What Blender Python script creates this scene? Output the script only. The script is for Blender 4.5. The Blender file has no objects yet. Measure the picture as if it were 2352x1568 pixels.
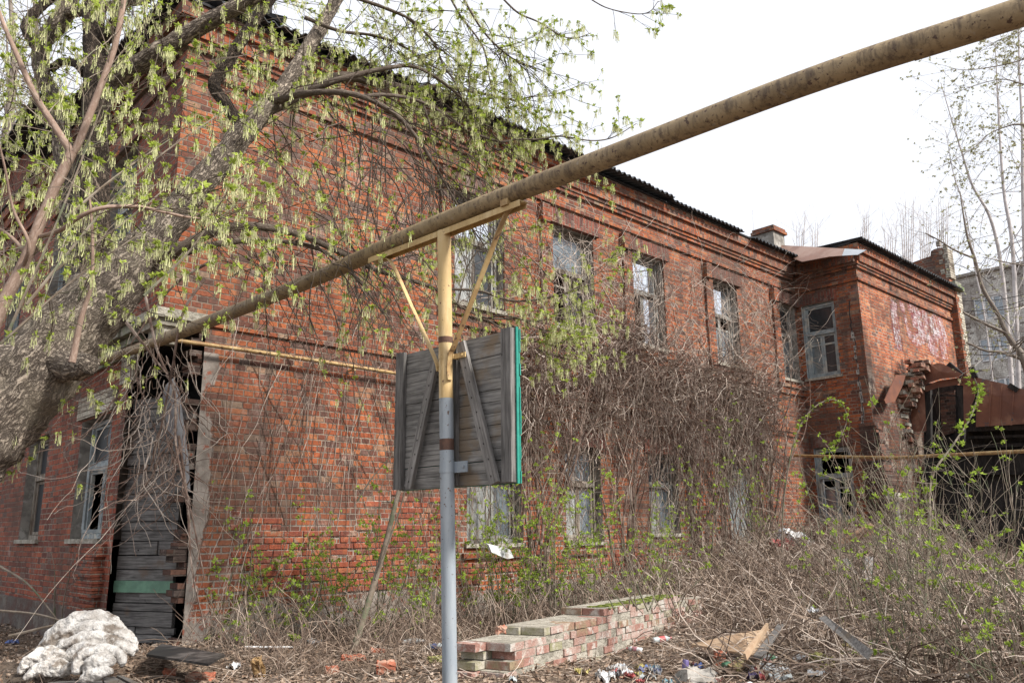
import bpy, math, random
import numpy as np
R = math.radians
rng = np.random.default_rng(7)
random.seed(5)
S = bpy.context.scene
COL = S.collection

# ------------------------------------------------------------ camera
F, W, H = 1898., 2352., 1568.
PITCH, ROLL = R(13.2), R(0.55)
CAM = np.array([0, 0, 1.6])
fw = np.array([0, math.cos(PITCH), math.sin(PITCH)])
rt0 = np.array([1., 0, 0]); up0 = np.cross(rt0, fw)
rt = rt0*math.cos(ROLL)-up0*math.sin(ROLL); up = up0*math.cos(ROLL)+rt0*math.sin(ROLL)
cd = bpy.data.cameras.new('camera'); cam = bpy.data.objects.new('camera', cd); COL.objects.link(cam)
import mathutils
M3 = mathutils.Matrix((tuple(rt), tuple(up), tuple(-fw))).transposed()
cam.matrix_world = mathutils.Matrix.Translation(CAM) @ M3.to_4x4()
cd.sensor_width = 36; cd.lens = 36*F/W; cd.clip_end = 2000; cd.clip_start = .05
S.camera = cam

# ------------------------------------------------------------ sky, sun, exposure
SUN_AZ = math.atan2(-.5, .85); SUN_EL = R(42)
wd = bpy.data.worlds.new('World'); S.world = wd; wd.use_nodes = True
nt = wd.node_tree; bgn = nt.nodes['Background']
sk = nt.nodes.new('ShaderNodeTexSky'); sk.sky_type = 'NISHITA'; sk.sun_disc = False
sk.sun_elevation = SUN_EL; sk.sun_rotation = R(90)-SUN_AZ
mx = nt.nodes.new('ShaderNodeMix'); mx.data_type = 'RGBA'; mx.inputs[0].default_value = .8
nt.links.new(sk.outputs[0], mx.inputs[6]); mx.inputs[7].default_value = (13.5, 13.8, 14.6, 1)
nt.links.new(mx.outputs[2], bgn.inputs[0]); bgn.inputs[1].default_value = .059
sl = bpy.data.lights.new('sun', 'SUN'); sl.energy = 4.2; sl.angle = R(9); sl.color = (1, .95, .88)
so = bpy.data.objects.new('sun', sl); COL.objects.link(so)
sd = mathutils.Vector((math.cos(SUN_AZ)*math.cos(SUN_EL), math.sin(SUN_AZ)*math.cos(SUN_EL), math.sin(SUN_EL)))
so.rotation_euler = sd.to_track_quat('Z', 'Y').to_euler(); so.location = (5, -5, 12)
S.view_settings.view_transform = 'Standard'; S.view_settings.look = 'None'
S.view_settings.exposure = .70; S.view_settings.gamma = 1
S.cycles.max_bounces = 6; S.cycles.transparent_max_bounces = 12

# ------------------------------------------------------------ geometry helpers
def ray(x, y): return fw+rt*(x-1176)/F+up*(784-y)/F
def at(x, y, Y):
    r = ray(x, y); return CAM+r*Y/r[1]
def on_plane(x, y, P0, n):
    r = ray(x, y); return CAM+r*(((P0-CAM)@n)/(r@n))
ang = R(43.0)
E = np.array([math.cos(ang), math.sin(ang), 0]); N = np.array([E[1], -E[0], 0]); Z = np.array([0, 0, 1.])
C = at(388, 600, 9.2); C[2] = 0
def FP(u, v, z): return C+E*u+N*v+Z*z           # building coordinates: along, outward, up
def sstep(a, b, x):
    t = np.clip((x-a)/(b-a), 0, 1); return t*t*(3-2*t)
def ground_z(x, y):
    x = np.asarray(x, float); y = np.asarray(y, float)
    dx, dy = x-C[0], y-C[1]
    u = dx*E[0]+dy*E[1]; v = dx*N[0]+dy*N[1]
    z = .36+.02*np.sin(x*2.1+y)+.02*np.sin(y*3.3-x*1.3)
    z = z+.12*np.exp(-((v-.3)/.8)**2)
    z = z+.72*sstep(6.5, 13, u)*sstep(6.5, 2.0, v)*sstep(40, 30, u)
    z = z+.2*sstep(4.0, 9, u)*sstep(4.6, 2.8, v)
    z = z-.3*sstep(-1, -10, y)
    return z
def pg(x, y, dz=0):                              # point of the ground seen at x, y
    p = None; zz = .4
    for _ in range(12):
        r = ray(x, y); t = (zz+dz-CAM[2])/r[2]; p = CAM+r*t; zz = float(ground_z(p[0], p[1]))
    return p

class MB:
    def __init__(s): s.v = []; s.f = []; s.n = 0; s.attr = []
    def add(s, v, f, mi=0, attr=None):
        v = np.asarray(v, float).reshape(-1, 3); f = np.asarray(f, int)
        s.v.append(v); s.f.append((f+s.n, mi)); s.n += len(v)
        s.attr.append(attr if attr is not None else v)
    def quad(s, a, b, c, d, mi=0): s.add([a, b, c, d], [[0, 1, 2, 3]], mi)
    def box(s, o, a, b, c, mi=0):
        o, a, b, c = [np.asarray(q, float) for q in (o, a, b, c)]
        P = [o, o+a, o+a+b, o+b, o+c, o+a+c, o+a+b+c, o+b+c]
        f = [[0, 3, 2, 1], [4, 5, 6, 7], [0, 1, 5, 4], [1, 2, 6, 5], [2, 3, 7, 6], [3, 0, 4, 7]]
        if np.dot(np.cross(a, b), c) < 0: f = [q[::-1] for q in f]
        s.add(P, f, mi)
    def fbox(s, u0, u1, v0, v1, z0, z1, mi=0): s.box(FP(u0, v0, z0), E*(u1-u0), N*(v1-v0), Z*(z1-z0), mi)
    def slab(s, poly, th, mi=0):                 # polygon (3-D points) thickened along its normal
        P = np.array(poly, float); n = np.cross(P[1]-P[0], P[2]-P[0]); n /= np.linalg.norm(n)
        k = len(P); V = np.vstack([P, P-n*th])
        s.v.append(V); s.attr.append(V); b = s.n; s.n += 2*k
        s.f.append((np.array([[b+i for i in range(k)]]), mi)); s.f.append((np.array([[b+k+i for i in range(k)][::-1]]), mi))
        s.f.append((np.array([[b+i, b+k+i, b+k+(i+1) % k, b+(i+1) % k] for i in range(k)]), mi))
    def tube(s, P, r, k=6, mi=0, cap=False, bumps=None):
        P = np.asarray(P, float); n = len(P); r = np.broadcast_to(np.asarray(r, float), (n,))
        T = np.gradient(P, axis=0); T /= np.linalg.norm(T, axis=1)[:, None]+1e-9
        ref = np.array([.13, .21, .97]) if abs(T[:, 2]).mean() < .8 else np.array([.96, .22, .1])
        A = np.cross(T, ref); A /= np.linalg.norm(A, axis=1)[:, None]+1e-9; B = np.cross(T, A)
        th = np.arange(k)*2*math.pi/k
        rr = r[:, None]*np.ones(k)
        if bumps is not None: rr = rr*bumps
        V = P[:, None]+rr[:, :, None]*(A[:, None]*np.cos(th)[None, :, None]+B[:, None]*np.sin(th)[None, :, None])
        L = np.concatenate([[0], np.cumsum(np.linalg.norm(np.diff(P, axis=0), axis=1))])
        at_ = np.stack([r[:, None]*np.cos(th), r[:, None]*np.sin(th), L[:, None]*np.ones(k)], -1)
        i = np.arange(n-1)[:, None]*k; j = np.arange(k)[None]; j2 = (j+1) % k
        f = np.stack([i+j, i+k+j, i+k+j2, i+j2], -1).reshape(-1, 4)
        s.add(V.reshape(-1, 3), f[:, ::-1], mi, at_.reshape(-1, 3))
        if cap:
            b = s.n-n*k
            s.f.append((np.array([[b+q for q in range(k)][::-1]]), mi)); s.f.append((np.array([[b+(n-1)*k+q for q in range(k)]]), mi))
    def build(s, name, mats, parent=None, smooth=False, bark=False):
        me = bpy.data.meshes.new(name)
        V = np.vstack(s.v); me.vertices.add(len(V)); me.vertices.foreach_set('co', V.ravel().astype('f4'))
        loops = np.concatenate([f.ravel() for f, m in s.f]); cnt = np.concatenate([np.full(len(f), f.shape[1]) for f, m in s.f])
        mi = np.concatenate([np.full(len(f), m) for f, m in s.f])
        me.loops.add(len(loops)); me.loops.foreach_set('vertex_index', loops.astype('i4'))
        me.polygons.add(len(cnt)); me.polygons.foreach_set('loop_start', np.concatenate([[0], np.cumsum(cnt)[:-1]]).astype('i4'))
        me.polygons.foreach_set('material_index', mi.astype('i4'))
        me.polygons.foreach_set('use_smooth', np.full(len(cnt), bool(smooth)))
        if bark:
            a = me.attributes.new('bark', 'FLOAT_VECTOR', 'POINT'); a.data.foreach_set('vector', np.vstack(s.attr).ravel().astype('f4'))
        me.update(calc_edges=True); me.validate()
        for m in (mats if isinstance(mats, (list, tuple)) else [mats]): me.materials.append(m)
        o = bpy.data.objects.new(name, me); COL.objects.link(o)
        if parent is not None:
            o.parent = parent
            if parent.type == 'EMPTY': o.matrix_parent_inverse = mathutils.Matrix.Translation(parent.location).inverted()
        return o
def tag(o, label=None, cat=None, group=None, kind=None):
    if label: o['label'] = label
    if cat: o['category'] = cat
    if group: o['group'] = group
    if kind: o['kind'] = kind
    return o
def thing(name, loc, label, cat, group=None):
    o = bpy.data.objects.new(name, None); COL.objects.link(o); o.location = tuple(float(q) for q in loc); o.empty_display_size = .2
    return tag(o, label, cat, group)
def smoothline(P, n=8):
    P = np.asarray(P, float)
    if len(P) < 3: t = np.linspace(0, 1, n+1)[:, None]; return P[0]*(1-t)+P[-1]*t
    Q = np.vstack([2*P[0]-P[1], P, 2*P[-1]-P[-2]]); out = []
    for i in range(len(P)-1):
        a, b, c, d = Q[i:i+4]; t = np.linspace(0, 1, n, endpoint=False)[:, None]
        out.append(.5*((2*b)+(c-a)*t+(2*a-5*b+4*c-d)*t**2+(-a+3*b-3*c+d)*t**3))
    out.append(P[-1:]); return np.vstack(out)

# ------------------------------------------------------------ materials
class NT:
    def __init__(s, name):
        s.m = bpy.data.materials.new(name); s.m.use_nodes = True; s.t = s.m.node_tree; s.t.nodes.clear()
        s.out = s.t.nodes.new('ShaderNodeOutputMaterial')
    def n(s, ty, **k):
        q = s.t.nodes.new('ShaderNode'+ty)
        for a, b in k.items(): setattr(q, a, b)
        return q
    def put(s, sock, v):
        if isinstance(v, bpy.types.NodeSocket): s.t.links.new(v, sock)
        elif isinstance(v, (tuple, list)) and sock.type == 'RGBA' and len(v) == 3: sock.default_value = (*v, 1)
        else: sock.default_value = v
    def math(s, op, a, b=0., c=0., clamp=False):
        q = s.n('Math', operation=op, use_clamp=clamp); s.put(q.inputs[0], a); s.put(q.inputs[1], b); s.put(q.inputs[2], c); return q.outputs[0]
    def vm(s, op, a, b=(0, 0, 0)):
        q = s.n('VectorMath', operation=op); s.put(q.inputs[0], a); s.put(q.inputs[1], b)
        return q.outputs['Value'] if op in ('DOT_PRODUCT', 'LENGTH', 'DISTANCE') else q.outputs[0]
    def xyz(s, x, y, z):
        q = s.n('CombineXYZ'); s.put(q.inputs[0], x); s.put(q.inputs[1], y); s.put(q.inputs[2], z); return q.outputs[0]
    def sep(s, v):
        q = s.n('SeparateXYZ'); s.put(q.inputs[0], v); return q.outputs
    def pos(s): return s.n('NewGeometry').outputs['Position']
    def nrm(s): return s.n('NewGeometry').outputs['Normal']
    def noise(s, v, sc, det=4., rough=.55, dist=0., col=False):
        q = s.n('TexNoise'); s.put(q.inputs['Vector'], v); s.put(q.inputs['Scale'], sc); s.put(q.inputs['Detail'], det); s.put(q.inputs['Roughness'], rough); s.put(q.inputs['Distortion'], dist)
        return q.outputs[1 if col else 0]
    def white(s, v, col=False):
        q = s.n('TexWhiteNoise', noise_dimensions='3D'); s.put(q.inputs['Vector'], v); return q.outputs[1 if col else 0]
    def ramp(s, f, stops, interp='LINEAR'):
        q = s.n('ValToRGB'); s.put(q.inputs[0], f); r = q.color_ramp; r.interpolation = interp
        while len(r.elements) < len(stops): r.elements.new(.5)
        for e, (p, c) in zip(r.elements, stops):
            e.position = p; e.color = (*c, 1) if not isinstance(c, float) else (c, c, c, 1)
        return q.outputs[0]
    def mr(s, x, a, b, c=0., d=1.):
        q = s.n('MapRange'); q.interpolation_type = 'SMOOTHSTEP'
        for i, v in enumerate((x, a, b, c, d)): s.put(q.inputs[i], v)
        return q.outputs[0]
    def mix(s, f, a, b, blend='MIX'):
        q = s.n('Mix', data_type='RGBA', blend_type=blend); s.put(q.inputs[0], f); s.put(q.inputs[6], a); s.put(q.inputs[7], b); return q.outputs[2]
    def bump(s, h, st=.5, dist=.01, nrm=None):
        q = s.n('Bump'); s.put(q.inputs['Height'], h); s.put(q.inputs['Strength'], st); s.put(q.inputs['Distance'], dist)
        if nrm is not None: s.put(q.inputs['Normal'], nrm)
        return q.outputs[0]
    def bsdf(s, col, rough=.85, nrm=None, metal=0., spec=.3, alpha=None):
        q = s.n('BsdfPrincipled'); s.put(q.inputs['Base Color'], col); s.put(q.inputs['Roughness'], rough); s.put(q.inputs['Metallic'], metal); s.put(q.inputs['Specular IOR Level'], spec)
        if nrm is not None: s.put(q.inputs['Normal'], nrm)
        if alpha is not None: s.put(q.inputs['Alpha'], alpha)
        return q.outputs[0]
    def done(s, sh): s.t.links.new(sh, s.out.inputs[0]); return s.m

def brick_mat(name, pal=None, mortar=(.30, .235, .185), plinth=False, course=.0765, length=.262, wh=0., soot=False, soldier=False, E_=None, N_=None, contrast=1., bumpd=.012, sag=.012):
    k = NT(name); P = k.pos(); Ee = tuple(E if E_ is None else E_); Nn = tuple(N if N_ is None else N_)
    hE = k.vm('DOT_PRODUCT', P, Ee); hN = k.vm('DOT_PRODUCT', P, Nn); z = k.sep(P)[2]
    side = k.math('GREATER_THAN', k.math('ABSOLUTE', k.vm('DOT_PRODUCT', k.n('NewGeometry').outputs['True Normal'], Ee)), .6)
    hh = k.math('ADD', k.math('MULTIPLY', hE, k.math('SUBTRACT', 1., side)), k.math('MULTIPLY', hN, side))
    if soldier:
        hh, z = z, hh
        hh = k.math('ADD', hh, .07)
    hw = k.math('ADD', hh, k.math('MULTIPLY', k.noise(P, 1.1, 2), sag*2)); zw = k.math('ADD', z, k.math('MULTIPLY', k.noise(P, .8, 3), sag*2.5))
    hw = k.math('ADD', hw, k.math('MULTIPLY', k.noise(P, 22., 2), .006)); zw = k.math('ADD', zw, k.math('MULTIPLY', k.noise(P, 19., 2), .008))
    zr = k.math('DIVIDE', zw, course); row = k.math('FLOOR', zr); fz = k.math('FRACT', zr)
    par = k.math('FLOORED_MODULO', row, 2.)
    rr = k.white(k.xyz(row, 3.3, 1.7))
    hr = k.math('ADD', k.math('DIVIDE', hw, length), k.math('ADD', k.math('MULTIPLY', par, .25), k.math('MULTIPLY', rr, .12)))
    cel = k.math('FLOOR', hr); fh = k.math('FRACT', hr)
    rs = k.white(k.xyz(cel, row, 9.1))
    split = k.math('LESS_THAN', rs, k.math('ADD', .18, k.math('MULTIPLY', par, .62)))
    f2 = k.math('MULTIPLY', fh, 2.)
    fh2 = k.math('FRACT', f2); half = k.math('MULTIPLY', k.math('FLOOR', f2), split)
    fx = k.math('ADD', k.math('MULTIPLY', fh, k.math('SUBTRACT', 1., split)), k.math('MULTIPLY', fh2, split))
    wdt = k.math('MULTIPLY', length, k.math('SUBTRACT', 1., k.math('MULTIPLY', split, .5)))
    dx = k.math('MULTIPLY', k.math('MINIMUM', fx, k.math('SUBTRACT', 1., fx)), wdt)
    dz = k.math('MULTIPLY', k.math('MINIMUM', fz, k.math('SUBTRACT', 1., fz)), course)
    d = k.math('MINIMUM', dx, dz)
    ero = k.noise(P, 27., 4, .6)
    d = k.math('ADD', d, k.math('MULTIPLY', k.math('SUBTRACT', ero, .5), .014))
    big = k.noise(P, .55, 5, .6); big2 = k.noise(k.vm('ADD', P, (7, 3, 5)), 1.6, 5, .65)
    uu = k.math('SUBTRACT', hE, float(C@E)); zz = k.sep(P)[2]
    low = k.mr(k.math('ADD', zz, k.math('MULTIPLY', big2, 1.2)), 2.9, 1.9) if plinth else 0.
    mw = k.math('ADD', .0050, k.math('MULTIPLY', low, .003)) if plinth else .0050
    face = k.mr(d, mw, k.math('ADD', mw, .0045))
    idv = k.xyz(k.math('ADD', k.math('MULTIPLY', cel, 2.), half), row, side)
    r1 = k.white(idv); r2 = k.white(k.vm('ADD', idv, (31.7, 5.1, 9.4)))
    pal = pal or [(0, (.085, .045, .036)), (.10, (.15, .06, .042)), (.3, (.215, .070, .040)), (.55, (.285, .082, .038)), (.8, (.36, .112, .046)), (.93, (.38, .150, .070)), (1, (.25, .18, .13))]
    rk = k.math('ADD', k.math('MULTIPLY', k.math('SUBTRACT', r1, .5), contrast), .5, clamp=True)
    colr = k.ramp(rk, pal)
    colr = k.mix(k.math('MULTIPLY', k.math('GREATER_THAN', r2, .93), .75), colr, (.12, .095, .085))
    colr = k.mix(1., colr, k.ramp(k.noise(P, 26., 4, .65), [(.25, .5), (.75, 1.35)]), 'MULTIPLY')
    if plinth: colr = k.mix(k.math('MULTIPLY', low, k.math('ADD', .25, k.math('MULTIPLY', r2, .45))), colr, k.mix(r1, (.30, .06, .028), (.46, .125, .042)))
    mcol = k.mix(k.mr(k.noise(P, 3., 4), .35, .7), mortar, tuple(q*.55 for q in mortar))
    mcol = k.mix(k.mr(k.noise(k.vm('ADD', P, (2, 8, 4)), 6., 4, .7), .5, .62), mcol, (.075, .055, .045))
    if plinth: mcol = k.mix(k.math('MULTIPLY', low, .35), mcol, (.62, .56, .5))
    col = k.mix(face, mcol, colr)
    # grime, efflorescence
    col = k.mix(k.math('MULTIPLY', k.mr(big, .42, .68), .62), col, (.085, .058, .046))
    drip = k.noise(k.vm('MULTIPLY', P, (1.6, 1.6, .22)), 2.4, 5, .6)
    col = k.mix(k.math('MULTIPLY', k.mr(drip, .52, .68), .6), col, (.085, .06, .05))
    col = k.mix(k.math('MULTIPLY', k.mr(k.noise(k.vm('ADD', P, (3, 9, 1)), 1.9, 6, .7), .57, .72), .42+wh), col, (.42, .34, .30))
    h = k.math('ADD', k.math('MULTIPLY', face, k.math('ADD', .75, k.math('MULTIPLY', r2, .4))), k.math('MULTIPLY', k.noise(P, 60., 3), .22))
    rough = .88
    if plinth:     # grey render surviving on the foot of the wall and the broken left edge
        e1 = k.mr(k.math('ADD', zz, k.math('MULTIPLY', k.noise(P, 1.7, 6, .7), 1.1)), 1.44, 1.36)
        edge = k.mr(k.math('ADD', uu, k.math('MULTIPLY', k.noise(k.vm('MULTIPLY', P, (1, 1, .6)), 2.4, 5, .6), .75)), 1.03, .99)
        edge = k.math('MULTIPLY', edge, k.math('MULTIPLY', k.math('LESS_THAN', zz, 3.75), k.math('GREATER_THAN', uu, -.2)))
        e2 = k.mr(k.noise(k.vm('ADD', P, (1.5, 4, 2)), 2.7, 3, .5), .735, .75)
        pm = k.math('MAXIMUM', k.math('MAXIMUM', e1, edge), e2)
        pm = k.math('MULTIPLY', pm, k.math('SUBTRACT', 1., k.math('GREATER_THAN', zz, 4.)))
        pc = k.mix(k.mr(k.noise(P, 5., 5, .7), .35, .65), (.30, .265, .235), (.17, .145, .125))
        pc = k.mix(k.mr(k.noise(P, 9., 5, .7), .55, .62), pc, (.24, .09, .06))
        col = k.mix(pm, col, pc); h = k.math('ADD', k.math('MULTIPLY', h, k.math('SUBTRACT', 1., pm)), k.math('MULTIPLY', pm, k.math('ADD', 1.5, k.math('MULTIPLY', k.noise(P, 14., 5), .5))))
    if soot:
        a = soot(k, P, uu, zz)
        col = k.mix(a, col, (.022, .018, .017))
        s2 = k.mr(k.noise(P, 2.2, 5, .7), .5, .62); s2 = k.math('MULTIPLY', s2, k.mr(zz, 5.4, 4.6)); col = k.mix(k.math('MULTIPLY', s2, .5), col, (.40, .35, .29))
    return k.done(k.bsdf(col, rough, k.bump(h, 1., bumpd), spec=.2))

def soot_wing(k, P, uu, zz):
    n3 = k.math('MULTIPLY', k.noise(P, 1.3, 5, .7), 3.2)
    a = k.mr(k.math('ADD', zz, n3), 7.4, 5.9)
    b = k.mr(k.math('ABSOLUTE', k.math('SUBTRACT', k.math('ADD', uu, k.math('MULTIPLY', k.noise(P, 2., 4), .5)), 17.15)), .5, .1)
    b = k.math('MULTIPLY', b, k.mr(k.noise(P, 4., 5, .7), .42, .6))
    c = k.math('MULTIPLY', k.mr(uu, 15.55, 15.1), k.mr(k.math('ADD', zz, n3), 8.3, 6.6))
    return k.math('MULTIPLY', k.math('MAXIMUM', k.math('MAXIMUM', k.math('MULTIPLY', a, .9), b), c), .85)

def simple(name, cols, sc=6., rough=.85, bumps=.3, bd=.01, spec=.3, metal=0., stretch=(1, 1, 1), lo=.35, hi=.65, det=5, spots=None, bscale=None):
    k = NT(name); P = k.vm('MULTIPLY', k.pos(), stretch)
    col = k.mix(k.mr(k.noise(P, sc, det, .65), lo, hi), cols[0], cols[1])
    if len(cols) > 2: col = k.mix(k.mr(k.noise(k.vm('ADD', P, (4, 2, 8)), sc*.6, det, .65), .5, .62), col, cols[2])
    if spots:
        col = k.mix(k.mr(k.noise(k.pos(), spots[0], 3, .6), spots[1], spots[1]+.03), col, spots[2])
    return k.done(k.bsdf(col, rough, k.bump(k.noise(P, bscale or sc*4, 4), bumps, bd), spec=spec, metal=metal))

def wood_mat(name, axis, c1, c2, sc=1., alt=None):
    k = NT(name); P = k.pos(); a = np.asarray(axis, float); a /= np.linalg.norm(a)
    # compress coordinates along the grain
    d = k.vm('DOT_PRODUCT', P, tuple(a)); q = k.n('VectorMath', operation='SCALE'); k.put(q.inputs[0], tuple(a)); k.put(q.inputs['Scale'], k.math('MULTIPLY', d, .93))
    G = k.vm('SUBTRACT', P, q.outputs[0])
    g = k.noise(G, 55*sc, 5, .6, .4); g2 = k.noise(P, 3*sc, 4, .6); g3 = k.noise(G, 14*sc, 3)
    col = k.mix(k.mr(g, .3, .7), c1, c2); col = k.mix(1., col, k.ramp(g2, [(.2, .6), (.8, 1.35)]), 'MULTIPLY')
    if alt: col = k.mix(k.math('MULTIPLY', k.mr(k.noise(P, 2.2*sc, 4, .6), .54, .66), .8), col, alt)
    kn = k.noise(k.vm('ADD', P, (3, 3, 1)), 11*sc, 1)
    col = k.mix(k.mr(kn, .75, .78), col, (.02, .018, .016))
    return k.done(k.bsdf(col, .85, k.bump(k.math('ADD', g, g3), .6, .006), spec=.2))

def bark_mat(name, c1, c2, moss=None, sc=1., depth=.03, st=1.):
    k = NT(name); a = k.n('Attribute', attribute_name='bark').outputs['Vector']
    v = k.vm('MULTIPLY', a, (1, 1, .33))
    v = k.vm('ADD', v, k.vm('MULTIPLY', k.vm('SUBTRACT', k.noise(a, 9*sc, 3, col=True), (.5, .5, .5)), (.03, .03, .03)))
    e = k.math('SUBTRACT', 1., k.math('MULTIPLY', k.math('ABSOLUTE', k.math('SUBTRACT', k.noise(v, 34*sc, 4, .65), .5)), 6.), clamp=True)
    n1 = k.noise(k.vm('MULTIPLY', a, (1, 1, .5)), 60*sc, 5, .7); n2 = k.noise(a, 3*sc, 4)
    hgt = k.math('ADD', k.math('MULTIPLY', k.math('SUBTRACT', 1., e), .8), k.math('MULTIPLY', n1, .7))
    col = k.mix(k.mr(hgt, .35, 1.1), c1, c2); col = k.mix(1., col, k.ramp(n2, [(.25, .7), (.75, 1.25)]), 'MULTIPLY')
    if moss: col = k.mix(k.math('MULTIPLY', k.mr(k.noise(a, 2.2, 5), .5, .68), .6), col, moss)
    return k.done(k.bsdf(col, .9, k.bump(hgt, st, depth), spec=.15))

def leaf_mat(name, c1, c2, trans=.35, sc=3.):
    k = NT(name); P = k.pos()
    r = k.noise(P, sc*12, 1); col = k.mix(k.mr(r, .3, .7), c1, c2)
    d = k.n('BsdfDiffuse'); k.put(d.inputs[0], col); t = k.n('BsdfTranslucent'); k.put(t.inputs[0], col)
    m = k.n('MixShader'); m.inputs[0].default_value = trans; k.t.links.new(d.outputs[0], m.inputs[1]); k.t.links.new(t.outputs[0], m.inputs[2])
    return k.done(m.outputs[0])

MAT = {}
MAT['brick'] = brick_mat('facade_brick', plinth=True)
MAT['brick_upper'] = brick_mat('red_brick')
MAT['brick_soldier'] = brick_mat('soldier_brick', soldier=True, sag=.003, course=.078)
MAT['brick_dark'] = brick_mat('dark_lintel_brick', soldier=True, sag=.003, course=.078, pal=[(0, (.10, .045, .04)), (.5, (.18, .065, .05)), (1, (.26, .09, .06))])
MAT['brick_wing'] = brick_mat('wing_brick', pal=[(0, (.22, .07, .04)), (.4, (.38, .115, .055)), (.8, (.46, .165, .078)), (1, (.5, .23, .12))], soot=soot_wing, mortar=(.44, .34, .27))
MAT['brick_left'] = brick_mat('left_brick', pal=[(0, (.12, .045, .035)), (.5, (.26, .07, .042)), (1, (.34, .1, .055))])
MAT['brick_char'] = brick_mat('charred_brick', pal=[(0, (.03, .024, .022)), (.5, (.09, .05, .04)), (1, (.2, .1, .07))], mortar=(.16, .13, .11))
MAT['brick_low'] = brick_mat('pale_low_brick', pal=[(0, (.26, .12, .09)), (.4, (.42, .22, .17)), (.75, (.5, .33, .27)), (1, (.5, .42, .36))], mortar=(.22, .2, .15), wh=.35, E_=(math.cos(R(58)), math.sin(R(58)), 0), N_=(math.sin(R(58)), -math.cos(R(58)), 0), sag=.004, bumpd=.015)
MAT['brick_white'] = brick_mat('white_silicate_brick', pal=[(0, (.50, .48, .44)), (.5, (.62, .60, .55)), (1, (.7, .68, .63))], mortar=(.20, .19, .18), course=.13, length=.4, sag=0, contrast=.8)
MAT['pl_brick'] = brick_mat('cream_brick', pal=[(0, (.42, .38, .3)), (1, (.58, .54, .45))], mortar=(.3, .26, .2))
MAT['plaster'] = simple('grey_plaster', [(.27, .25, .22), (.15, .135, .12), (.36, .34, .31)], 6., bumps=.6)
MAT['paint_blue'] = simple('blue_grey_paint', [(.30, .34, .35), (.20, .22, .23), (.42, .40, .35)], 7.)
MAT['frame'] = simple('weathered_window_paint', [(.30, .31, .30), (.16, .145, .125), (.10, .08, .065)], 14., stretch=(1, 1, .25))
MAT['frame_brown'] = simple('peeling_brown_frame', [(.17, .13, .10), (.30, .28, .24), (.09, .07, .05)], 14., stretch=(1, 1, .25))
MAT['stone'] = simple('mossy_stone', [(.30, .28, .23), (.16, .16, .12), (.13, .17, .07)], 6., bumps=.9, bd=.03)
MAT['stone_pale'] = simple('pale_stone', [(.42, .39, .33), (.24, .22, .18)], 8., bumps=.9, bd=.03)
MAT['cement'] = simple('cement_crack_fill', [(.40, .38, .35), (.26, .25, .23)], 12.)
MAT['roof_dark'] = simple('dark_asbestos_roof', [(.055, .06, .065), (.025, .027, .03)], 4., rough=.7)
MAT['tar'] = simple('felt_and_shade_black', [(.018, .018, .02), (.04, .04, .042)], 6.)
MAT['rust'] = simple('rusty_sheet_metal', [(.20, .085, .052), (.13, .06, .045), (.25, .13, .085)], 1.8, rough=.6, metal=.1, bumps=.25, lo=.3, hi=.7, spots=(7., .66, (.09, .08, .085)))
MAT['rust_roof'] = simple('brown_roof_metal', [(.24, .135, .10), (.17, .10, .08), (.30, .20, .16)], 1.2, rough=.55, metal=.15, bumps=.1)
MAT['zinc'] = simple('new_zinc', [(.55, .58, .6), (.45, .48, .5)], 2., rough=.35, metal=.7, bumps=.05)
MAT['char'] = simple('charred_wood', [(.012, .011, .011), (.04, .035, .032)], 9., bumps=.8, stretch=(1, 1, .3))
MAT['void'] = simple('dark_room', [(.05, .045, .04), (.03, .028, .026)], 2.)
MAT['yellow'] = simple('cream_yellow_paint', [(.56, .40, .19), (.44, .30, .135), (.60, .45, .24)], 9., rough=.55, bumps=.4, bd=.003, stretch=(1, 1, .25), spots=(34., .66, (.15, .08, .045)))
MAT['yellow_flat'] = simple('aged_yellow_paint', [(.40, .27, .12), (.28, .17, .08), (.46, .33, .16)], 9., rough=.6, bumps=.5, bd=.003, spots=(18., .62, (.13, .07, .04)))
MAT['bluegrey'] = simple('blue_grey_post_paint', [(.25, .285, .32), (.31, .34, .365), (.20, .225, .24)], 9., rough=.55, bumps=.4, bd=.003, stretch=(1, 1, .22), spots=(30., .65, (.11, .07, .055)))
MAT['rustband'] = simple('bare_rust', [(.13, .07, .05), (.08, .05, .04)], 20.)
MAT['teal'] = simple('teal_paint', [(.015, .20, .155), (.03, .26, .20)], 8., rough=.55, spots=(20., .68, (.05, .09, .07)))
MAT['green_old'] = simple('faded_green_paint', [(.16, .30, .21), (.12, .22, .16)], 8., rough=.6)
MAT['cloth'] = simple('dirty_white_quilt', [(.40, .37, .34), (.66, .64, .61), (.20, .165, .135)], 8., bumps=1., bd=.03, bscale=26.)
MAT['rag'] = simple('grey_rag', [(.16, .16, .17), (.23, .23, .24)], 6., bumps=.4, rough=.7)
MAT['concrete'] = simple('rubble_concrete', [(.46, .43, .39), (.33, .31, .28)], 10., bumps=.8, bd=.01)
MAT['osb'] = simple('worn_plywood', [(.33, .22, .14), (.42, .31, .21), (.24, .16, .10)], 6., bumps=.3)
MAT['brickobj'] = simple('loose_red_brick', [(.38, .13, .075), (.30, .10, .06), (.42, .27, .2)], 9., bumps=.7, bd=.006)
MAT['brickmoss'] = simple('mossy_brick', [(.24, .21, .09), (.16, .17, .05), (.32, .22, .14)], 9., bumps=.8, bd=.008)
MAT['foam'] = simple('ochre_foam', [(.38, .25, .12), (.30, .19, .09)], 20., bumps=.8)
MAT['white'] = simple('white_plastic', [(.68, .69, .70), (.50, .51, .52), (.33, .30, .27)], 11., rough=.45, bumps=.4)
MAT['black'] = simple('black_board', [(.02, .02, .022), (.035, .033, .03), (.10, .09, .085)], 3., rough=.45, bumps=.15)
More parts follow.
